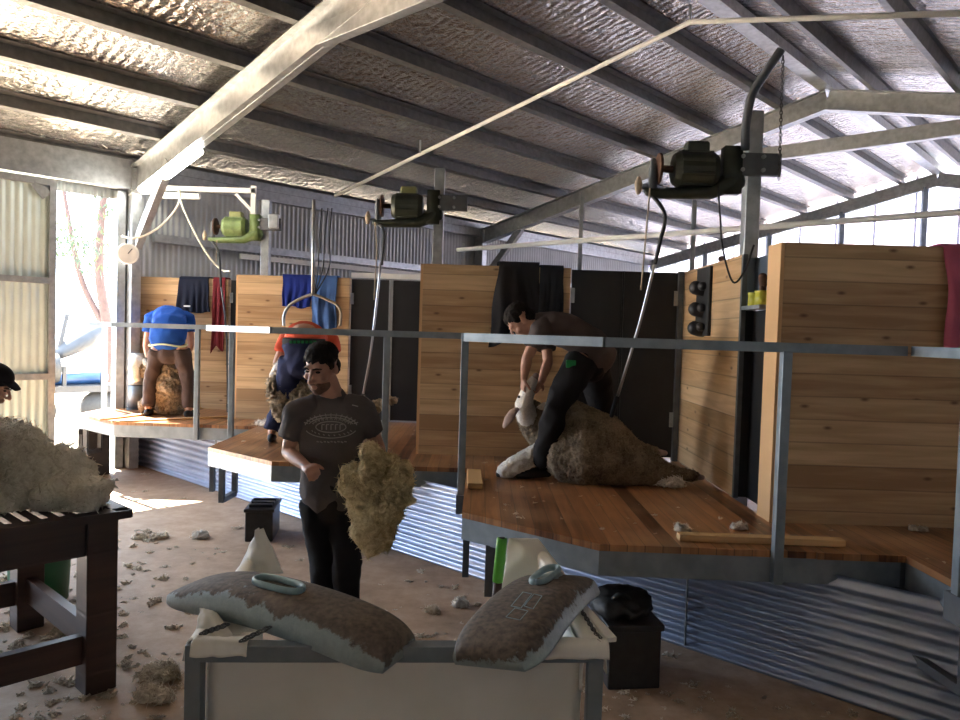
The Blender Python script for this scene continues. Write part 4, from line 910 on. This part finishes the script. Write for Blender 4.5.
MB().loft([D(533, 382, Yb-.02), D(536, 376, Yb-.02)], [.030, .024], None, 12).build('nose', M['sheep_skin'], shp, True)
for s, (x, y) in enumerate(((519, 397), )): MB().ell(D(x, y, Yb-.05), .010, .008, .010, sub=2).build('eye', M['eye'], shp, True)
for (pts, rr) in (([D(545, 450, Yb+.10), D(529, 458, Yb+.06), D(515, 466, Yb+.04), D(505, 471, Yb+.04)], [.070, .068, .068, .055]),):
    MB().loft(pts, rr, None, 16).build('front_leg', M['wool_white'], shp, True, remesh=.009, sm=1, disp=([(22, .012, 1), (50, .006, 0)], 4))
    MB().loft([pts[-1], pts[-1]+(pts[-1]-pts[-2]).normalized()*.05], [.034, .026], None, 10).build('hoof', M['hoof'], shp, True)
for p, d_ in ((D(694, 476, Yb-.02), V((1, -.1, -.15))), (D(657, 452, Yb-.03), V((1, 0, -.1)))):
    MB().loft([p, p+d_.normalized()*.06], [.028, .02], None, 10).build('hoof', M['sheep_skin'], shp, True)
# sheep of the far stand: back towards us between the shearer's legs
Yb = 8.95
body = [(D(170, 404, Yb), .15), (D(169, 392, Yb), .22), (D(169, 375, Yb+.05), .23), (D(168, 358, Yb+.12), .19), (D(164, 345, Yb+.18), .13)]
s1_ = sheep('tan sheep sitting between the legs of the blue-shirted shearer', body, [[(D(162, 372, Yb+.15), .14), (D(146, 368, Yb+.12), .11), (D(138, 367, Yb+.10), .09)]], [[(D(154, 402, Yb), .10), (D(144, 407, Yb-.02), .05)]], M['wool_tan'], seed=8, octs=((9, .03, 0), (24, .03, 1), (60, .012, 2)))
MB().loft([D(137, 362, Yb+.06), D(134, 369, Yb+.02), D(136, 378, Yb)], [.08, .075, .05], None, 14).build('face', M['wool_cream'], s1_, True, disp=([(25, .02, 0)], 3))
MB().loft([D(143, 360, Yb+.04), D(147, 367, Yb)], [(.03, .012), (.02, .008)], None, 10).build('ear', M['wool_white'], s1_, True)
# sheep of the middle stand, mostly hidden by the walking man
Yb = 7.05
body = [(D(306, 424, Yb), .17), (D(302, 408, Yb+.05), .21), (D(302, 390, Yb+.12), .18), (D(300, 372, Yb+.2), .12)]
s2_ = sheep('shaggy cream and tan sheep held by the red-shirted shearer', body, [[(D(300, 372, Yb+.2), .10), (D(285, 370, Yb+.18), .09)]],
    [[(D(281, 376, Yb+.05), .045), (D(273, 386, Yb-.05), .05), (D(275, 402, Yb-.1), .035)], [(D(285, 395, Yb-.05), .06), (D(277, 408, Yb-.12), .055), (D(280, 418, Yb-.15), .03)], [(D(330, 414, Yb), .07), (D(360, 410, Yb), .035), (D(378, 406, Yb), .026), (D(392, 400, Yb), .022)]], M['wool_tan'], seed=11, octs=((9, .04, 0), (24, .04, 1), (60, .014, 2)))
MB().loft([D(281, 366, Yb+.15), D(275, 376, Yb+.05), D(274, 386, Yb)], [.06, .055, .035], None, 14).build('face', M['wool_white'], s2_, True)
# ------------------------------------------------------------------ wool scraps
def scraps(name, pts, mat, label):
    mb = MB(); rnd = random.Random(3)
    for (p, s) in pts:
        a = rnd.random()*6.28; X = V((math.cos(a), math.sin(a), 0)); Yv = V((-X.y, X.x, 0)); e = rnd.uniform(.5, 1.0)
        seeds = [(V(p)+X*(rnd.gauss(0, .55)*s)+Yv*(rnd.gauss(0, .45)*s*e)+V((0, 0, s*rnd.uniform(.06, .35))), V((rnd.gauss(0, .5), rnd.gauss(0, .5), .7)).normalized()) for _ in range(int(9+s*420))]
        add_locks(mb.bm, seeds, s*.70, s*.20, rnd, .3, 4)
    for v in mb.bm.verts: v.co.z = max(v.co.z, pts[0][0][2]+.001)
    return tag(mb.build(name, mat, None, True), label, 'wool', kind='stuff')
pts = []
for _ in range(520):
    x = random.uniform(0, 960); y = 470+250*random.random()**.8
    q = G(x, y, 0)
    l, r = q.dot(LV), q.dot(RV)
    if r > 3.98 or l > 9.5: continue
    if -.8 < q.x < .45 and 1.85 < q.y < 2.8: continue
    pts.append((q, random.choice((.010, .014, .018, .024, .034))*(.6+.4*q.y/5)))
for _ in range(170):
    q = G(random.gauss(70, 60), random.gauss(600, 45), 0); pts.append((q, random.choice((.02, .03, .045))))
scraps('wool_scraps', pts, M['wool_dirty'], 'wool scraps littering the concrete floor')
pts = []
for _ in range(150):
    k = random.choice((0, 1, 2, 2, 2, 3)); off = STEP*(k-2)
    q = V((random.uniform(-.4, 1.7), random.uniform(4.1, 6.5), H))+off
    if q.x-off.x < 0 and q.y-off.y < 6.0: continue
    if q.x-off.x > 0 and (q.y-off.y) < 4.55-.75*(q.x-off.x) : continue
    if q.dot(LV) > 9.5: continue
    pts.append((q, random.choice((.006, .01, .014, .02))))
scraps('wool_scraps', pts, M['wool_dirty'], 'small wool scraps on the wooden platforms')
for (x, y, z, s, lab) in ((203, 538, 0, .075, 'white wool tuft on the floor left of the black crate'), (158, 562-24, 0, .06, 'wool tuft on the bare floor right of the wool table'), (140, 538, 0, .05, 'small tan wool tuft near the wool table corner'),
                          (160, 676, 0, .09, 'brown wool clump on the floor between table and press'), (155, 700, 0, .08, 'pale wool clump nearest the camera by the table leg'), (460, 606, 0, .055, 'white wool tuft on the floor behind the two blue slabs'), (432, 612, 0, .05, 'tan wool tuft on the floor behind the press'),
                          (667, 486, H, .11, 'white wool tuft beside the big sheep\'s hind legs'), (738, 529, H, .045, 'cream wool tuft at the foot of the pine end board'), (682, 531, H, .045, 'brown wool tuft left of the long batten'), (918, 531, H, .035, 'wool tuft at the foot of the large partition'),
                          (268, 426, H, .10, 'white wool tuft beside the hidden middle sheep'), (500, 468, H, .0, '')):
    if s == 0: continue
    q = G(x, y, z); bl = [(q+V((random.uniform(-1, 1)*s*.7, random.uniform(-1, 1)*s*.5, s*.25)), s*random.uniform(.4, .7), s*random.uniform(.4, .6), s*.24) for _ in range(6)]
    o = fleece('wool_tuft', bl, M['wool_white'] if 'white' in lab else M['wool_dirty'], .008, ((16, .02, 0), (40, .015, 1)), x, None, z+.001, (350, s*.5, s*.07, x, .5))
    tag(o, lab, 'wool', 'loose wool tufts')
# ------------------------------------------------------------------ wool press frame with its pack and the two slabs
pr = empty('wool_press', V((-.17, 2.35, 0)), 'steel wool press frame lined with a white woven pack in the foreground', 'wool press')
FL, FR_, BL, BR = V((-.72, 1.93, 0)), V((.335, 2.00, 0)), V((-.80, 2.72, 0)), V((.255, 2.80, 0))
Z1 = 1.0
for c, zz in ((FL, Z1), (FR_, Z1), (BL, Z1-.03), (BR, Z1-.03)): MB().bar(c, c+V((0, 0, zz)), .042, .042, V((0, 1, 0))).build('leg', M['steel_bluegrey'], pr, bevel=.003)
for a, b in ((FL, FR_), (BL, BR), (FL, BL), (FR_, BR)):
    zr_ = Z1-.022 if (a, b) != (BL, BR) else .45
    MB().bar(a+V((0, 0, zr_)), b+V((0, 0, zr_)), .044, .044).build('top_rail', M['steel_bluegrey'], pr, bevel=.003)
    MB().bar(a+V((0, 0, .12)), b+V((0, 0, .12)), .04, .04).build('bottom_rail', M['steel_dark'], pr, bevel=.003)
pk = empty('wool_pack', V((-.23, 2.36, .15)), 'white woven wool pack lining the press, corners standing up', 'wool pack')
c0 = (FL+BR)/2
def pside(a, b, seed, z1=.985, z0=.15):
    a2, b2 = c0+(a-c0)*.945, c0+(b-c0)*.945; n_ = (b2-a2).normalized(); n_ = V((n_.y, -n_.x, 0))
    MB().grid(lambda u, v: a2.lerp(b2, u)+V((0, 0, z0+(z1-z0)*v))+n_*(.010*noise.noise(V((u*5, v*4, seed)))+.006*math.sin(u*9+v*2+seed)), 36, 24).build('side_wall', M['pack'], pk, True, solid=.003)
pside(FL, FR_, 1); pside(FR_, BR, 2); pside(BR, BL, 3, .46); pside(BL, FL, 4)
# rolled hems over the rails
def hem(a, b, seed, w=.052, drop=.10, name='folded_hem'):
    d = (b-a).normalized(); n_ = V((d.y, -d.x, 0))
    def f(u, v):
        ang = math.pi*(.0+1.0*v); rr = w*.62*(1+.18*noise.noise(V((u*6, v*2, seed))))
        p = a.lerp(b, u)+n_*(math.cos(ang)*rr)+V((0, 0, Z1-.012+math.sin(ang)*rr*.75))
        if v < .25: p += V((0, 0, -drop*(1-v*4)*(.6+.4*noise.noise(V((u*3, 0, seed))))))
        if v > .75: p += V((0, 0, -drop*(v-.75)*4))
        return p
    MB().grid(f, 34, 18).build(name, M['pack'], pk, True, solid=.004)
hem(FL.lerp(FR_, .80), FR_.lerp(FL, -.03), 1, .05, .03); hem(FR_, BR, 2, .055, .12); hem(BL, FL, 4, .05, .06); hem(FL+V((-.005, 0, 0)), FL.lerp(FR_, .13), 5, .05, .02)
# pack corners that stand up
def flap(p, w, tip, label=None, seed=1, name='corner_flap', twist=.5):
    p, w, tip = V(p), V(w), V(tip)
    def f(u, v):
        base = p+w*(u-.5); q = base.lerp(tip, v**1.15); wd = (u-.5)*.0
        out = w.normalized().cross(V((0, 0, 1)))
        q = q+w*((u-.5)*.10*v)+out*(.05*math.cos((u-.5)*math.pi)*(1-v*.5)+.014*noise.noise(V((u*4, v*4, seed))))
        return q
    MB().grid(f, 18, 20).build(name, M['pack'], pk, True, solid=.004)
flap((-.75, 2.62, .97), (.17, -.05, 0), D(261, 528, 2.66), seed=1)
def curtain(name, P00, P10, P01, P11, seed, bulge=.03):
    P00, P10, P01, P11 = V(P00), V(P10), V(P01), V(P11); nn = (P10-P00).cross(P01-P00).normalized()
    MB().grid(lambda u, v: (P00.lerp(P10, u)).lerp(P01.lerp(P11, u), v)+nn*(bulge*math.sin(u*math.pi)*math.sin(v*math.pi)+.012*noise.noise(V((u*4, v*4, seed)))), 18, 18).build(name, M['pack'], pk, True, solid=.004)
curtain('corner_flap', D(496, 606, 2.70), D(585, 600, 2.75), D(509, 538, 2.82), D(538, 539, 2.84), 3, .05)
curtain('corner_flap', D(196, 640, 1.98), D(236, 640, 1.98), D(200, 608, 2.05), D(216, 612, 2.10), 6, .03)
curtain('corner_flap', D(222, 636, 2.05), D(262, 630, 2.05), D(226, 590, 2.30), D(268, 600, 2.30), 8, .03)
# hook strips and chains on the corners
def chain(a, b, name='hook_chain', n_=9):
    mb = MB(); a, b = V(a), V(b); lk = (b-a).normalized()
    for q in range(n_):
        c = a.lerp(b, q/(n_-1)); ax = V((0, 0, 1)) if q % 2 else lk.cross(V((0, 0, 1)))
        mb.tube([c+lk*(.011*math.cos(t))+ax*(.006*math.sin(t)) for t in [2*math.pi*j/8 for j in range(9)]], .0022, 5)
    return mb.build(name, M['rope_steel'], pr, True)
chain(D(203, 633, 1.90), D(226, 625, 1.96)); chain(D(243, 640, 1.895), D(268, 628, 1.95)); chain(D(600, 640, 2.0), D(575, 600, 2.22), n_=17)
mb = MB(); mb.bar(D(572, 596, 2.32), D(612, 640, 2.02), .03, .016); 
mb.build('zip_strip', M['white_paint'], pk, bevel=.004)
# the slabs
def slab(label, a, b, w, th, up, handle_t, group, bias):
    a, b = V(a), V(b); t = (b-a); ln = t.length; t.normalize(); up = V(up); up = (up-t*up.dot(t)).normalized(); s = t.cross(up).normalized(); c = (a+b)/2
    root = empty('press_slab', c, label, 'slab', group); mb = MB()
    n_u, n_k = 60, 56; rings = []
    dirt = []
    for i in range(n_u+1):
        u = i/n_u; x = (u-.5)*2; xl = max(0, -x); xr = max(0, x)
        taper = 1-.55*xl**5-.30*xr**9; hw = w/2*taper; h = th*(1-.72*xl**3-.35*xr**8); arch = -.040*x*x
        ring = []
        for k in range(n_k):
            q = 2*math.pi*k/n_k; cx_ = math.copysign(abs(math.cos(q))**.34, math.cos(q)); sy = math.sin(q)
            zz = (h*abs(sy)**.42*(.93+.07*(1-cx_*cx_)) if sy > 0 else -.006)
            e = (1-.20*max(0, zz)/th) if sy > 0 else 1.02
            p = a.lerp(b, u)+s*(cx_*hw*e)+up*(zz+arch); ring.append(p)
            dirt.append(max(0, min(1, (zz/max(h, .01))*1.5-.62+bias+1.1*max(0, x-.70)+.3*max(0, -x-.75))))
        rings.append(mb.verts(ring))
    for i in range(n_u):
        for k in range(n_k): mb.face([rings[i][k], rings[i][(k+1) % n_k], rings[i+1][(k+1) % n_k], rings[i+1][k]])
    mb.face(rings[0][::-1]); mb.face(rings[-1])
    o = mb.build('slab_body', M['pad'], root, True)
    at_ = o.data.attributes.new('dirt', 'FLOAT', 'POINT')
    for i, d_ in enumerate(dirt): at_.data[i].value = d_
    hc = a.lerp(b, handle_t)+up*(th*.98-.006)+s*0; hl, hw2 = .085, .026
    loop = [hc+t*(hl*math.copysign(abs(math.cos(q))**.55, math.cos(q)))+s*(hw2*math.copysign(abs(math.sin(q))**.8, math.sin(q)))+up*(.012+.012*math.cos(q)**2*0) for q in [2*math.pi*j/36 for j in range(37)]]
    MB().loft(loop, [(.008, .011)]*37, None, 10, True, False).build('handle', M['pad_blue'], root, True)
    MB().loft([hc-t*hl*1.25-up*.012, hc-up*.004, hc+t*hl*1.25-up*.012], [(.02, .006), (.055, .010), (.02, .006)], s, 14).build('handle_recess', M['pad_blue'], root, True)
    return root, t, s, up, c
slab('left blue slab caked in brown dirt, lying across the press', D(179, 582, 2.32), D(400, 643, 1.93), .22, .072, (0, -.10, 1), .50, 'dirty blue slabs on the press', .0)
_, t_, s_, u_, c_ = slab('right blue slab caked in brown dirt, pointing away over the press', D(572, 574, 2.50), D(488, 650, 1.87), .27, .062, (-.20, -.16, .96), .36, 'dirty blue slabs on the press', .32)
rs_ = bpy.data.objects['slab_body.001']; tb5 = tree_of(rs_); mb = MB()
def on_slab(px, py):
    h_ = tb5.ray_cast(V((0, 0, EYE)), ray(px, py).normalized()); return h_[0]-ray(px, py).normalized()*.001 if h_[0] else None
for loop in ([(511, 606), (523, 592), (532, 594), (521, 608), (511, 606)], [(524, 606), (534, 594), (542, 596), (533, 609), (524, 606)], [(506, 617), (515, 608), (528, 611), (520, 620), (506, 617)]):
    ps = []
    for a_, b_ in zip(loop, loop[1:]): ps += [on_slab(a_[0]+(b_[0]-a_[0])*t/5, a_[1]+(b_[1]-a_[1])*t/5) for t in range(5)]
    ps = [q for q in ps if q]
    if len(ps) > 2: mb.tube(ps+[ps[0]], .0014, 5)
mb.build('moulded_mark', M['pad_blue'], rs_)
bw = empty('green_handle_brush', D(499, 600, 2.7), 'bright green handled tool standing upright in the press', 'tool')
MB().loft([D(497.5, 582, 2.66), D(500, 560, 2.66), D(502, 538, 2.66)], [.019, .020, .019], None, 16, True, False).build('grip', M['green_plastic'], bw, True, bevel=.003)
MB().cyl(D(493, 640, 2.66), D(498, 581, 2.66), .016, 14).build('shaft', M['brush_dark'], bw, True)
MB().cyl(D(502, 538.5, 2.66), D(502, 537.5, 2.66), .011, 12).build('end_hole', M['rubber'], bw)
# ------------------------------------------------------------------ outside the doorway
def out(px, r_extra, z): return None
tr = empty('gum_tree', W(19.5, 7.3, -.12), 'gum tree with pinkish trunk beyond the open doorway', 'tree')
base = W(19.5, 7.3, -.12)
mb = MB(); mb.loft(arc([base, base+V((.1, 0, 1.5)), base+V((-.15, 0, 3.2)), base+V((-.1, .1, 5.2)), base+V((.2, .1, 7.5))], 5), [.16-.11*i/20 for i in range(21)], None, 12)
mb.loft(arc([base+V((0, 0, 1.8)), base+V((-.6, 0, 3.0)), base+V((-1.0, .1, 4.6)), base+V((-1.3, .2, 6.0))], 5), [.09-.06*i/15 for i in range(16)], None, 10)
mb.build('trunk', M['bark'], tr, True)
mb = MB(); rnd = random.Random(5)
cl = [(base+V((rnd.gauss(-.2, 1.3), rnd.gauss(.6, .9), rnd.uniform(3.7, 7.6))), rnd.uniform(.5, .9)) for _ in range(22)]
for c, s in cl:
    for _ in range(150):
        d = V((rnd.gauss(0, 1), rnd.gauss(0, 1), rnd.gauss(0, 1))).normalized()*s*rnd.random()**.4; p = c+d
        a = V((rnd.gauss(0, .5), rnd.gauss(0, .5), -1)).normalized()*.17; w = a.orthogonal().normalized(); w.rotate(Matrix.Rotation(rnd.random()*6.28, 3, a)); w *= .022
        v = mb.verts([p, p+a*.5+w, p+a, p+a*.5-w]); mb.face(v)
mb.build('leaves', M['leaf'], tr)
rc = G(64, 385, 0); rc = W(15.4, 5.3)
tl = empty('farm_trailer', W(15.3, 5.2, -.12), 'grey and blue trailer parked outside the doorway', 'trailer')
MB().bar(W(15.2, 4.0, .60), W(15.2, 5.7, .60), 1.5, .12).build('bed', M['trailer_grey'], tl)
for r in (4.1, 4.75, 5.4): MB().bar(W(14.5, r, .66), W(14.5, r, 1.02), .06, .06, LV).build('corner_post', M['trailer_grey'], tl)
mb = MB(); mb.loft([W(15.0, 4.8, 1.25), W(15.1, 5.2, 1.5), W(15.2, 5.55, 1.72)], [(.22, .12), (.34, .22), (.20, .12)], None, 14); mb.build('load', M['trailer_grey'], tl, True)
MB().bar(W(14.9, 4.65, .66), W(15.0, 4.95, 1.95), .07, .07, LV).build('boom', M['trailer_grey'], tl)
MB().loft([W(14.7, 4.5, .76), W(14.8, 5.5, .78)], [.10, .12], None, 10).build('blue_sheet', M['blue_paint'], tl, True)
MB().cyl(W(14.6, 4.50, .98), W(14.6, 4.66, .98), .26, 24).build('spare_wheel', M['rubber'], tl, True)
for l, r in ((14.6, 4.3), (14.6, 5.4)):
    MB().cyl(W(l-.08, r, .22), W(l+.08, r, .22), .34, 24).build('wheel', M['rubber'], tl, True)
# ------------------------------------------------------------------ light
w = bpy.data.worlds.new('sky'); bpy.context.scene.world = w; w.use_nodes = True; nt = w.node_tree
bg = nt.nodes['Background']; bg.inputs['Color'].default_value = (.66, .80, 1, 1); bg.inputs['Strength'].default_value = 3.0
sd = bpy.data.lights.new('sun', 'SUN'); sd.energy = 16; sd.angle = .01; sd.color = (1, .93, .82)
so = bpy.data.objects.new('sun', sd); C.objects.link(so)
sdir = (-LV*1.0-V((0, 0, 1.37))).normalized(); so.rotation_euler = sdir.to_track_quat('-Z', 'Y').to_euler()
def portal(name, c, nrm, sx, sy):
    a = bpy.data.lights.new(name, 'AREA'); a.shape = 'RECTANGLE'; a.size = sx; a.size_y = sy; a.cycles.is_portal = True
    o = bpy.data.objects.new(name, a); C.objects.link(o); o.location = c
    Z = -V(nrm).normalized(); X = V((0, 0, 1)).cross(Z).normalized(); Yv = Z.cross(X)
    o.rotation_euler = Matrix((X, Yv, Z)).transposed().to_euler()
portal('doorway_portal', W(EAVE+.1, -.5, 1.7), -LV, 5.4, 3.4)
portal('gap_portal', W(EAVE+.1, 3.4, 1.7), -LV, .9, 3.4)
# ------------------------------------------------------------------ camera and picture
cam = bpy.data.cameras.new('camera'); co = bpy.data.objects.new('camera', cam); C.objects.link(co)
cam.sensor_width = 36; cam.lens = FPX/960*36; cam.clip_start = .05; cam.clip_end = 300
mat3 = Matrix((_R, _U, -_f)).transposed(); co.matrix_world = Matrix.Translation((0, 0, EYE)) @ mat3.to_4x4()
sc = bpy.context.scene; sc.camera = co
sc.view_settings.view_transform = 'Standard'; sc.view_settings.look = 'None'; sc.view_settings.gamma = 1; sc.view_settings.use_curve_mapping = False
sc.view_settings.exposure = 2.5
sc.cycles.use_denoising = True; sc.cycles.max_bounces = 10; sc.cycles.diffuse_bounces = 6; sc.cycles.glossy_bounces = 6
sc.cycles.sample_clamp_indirect = 8
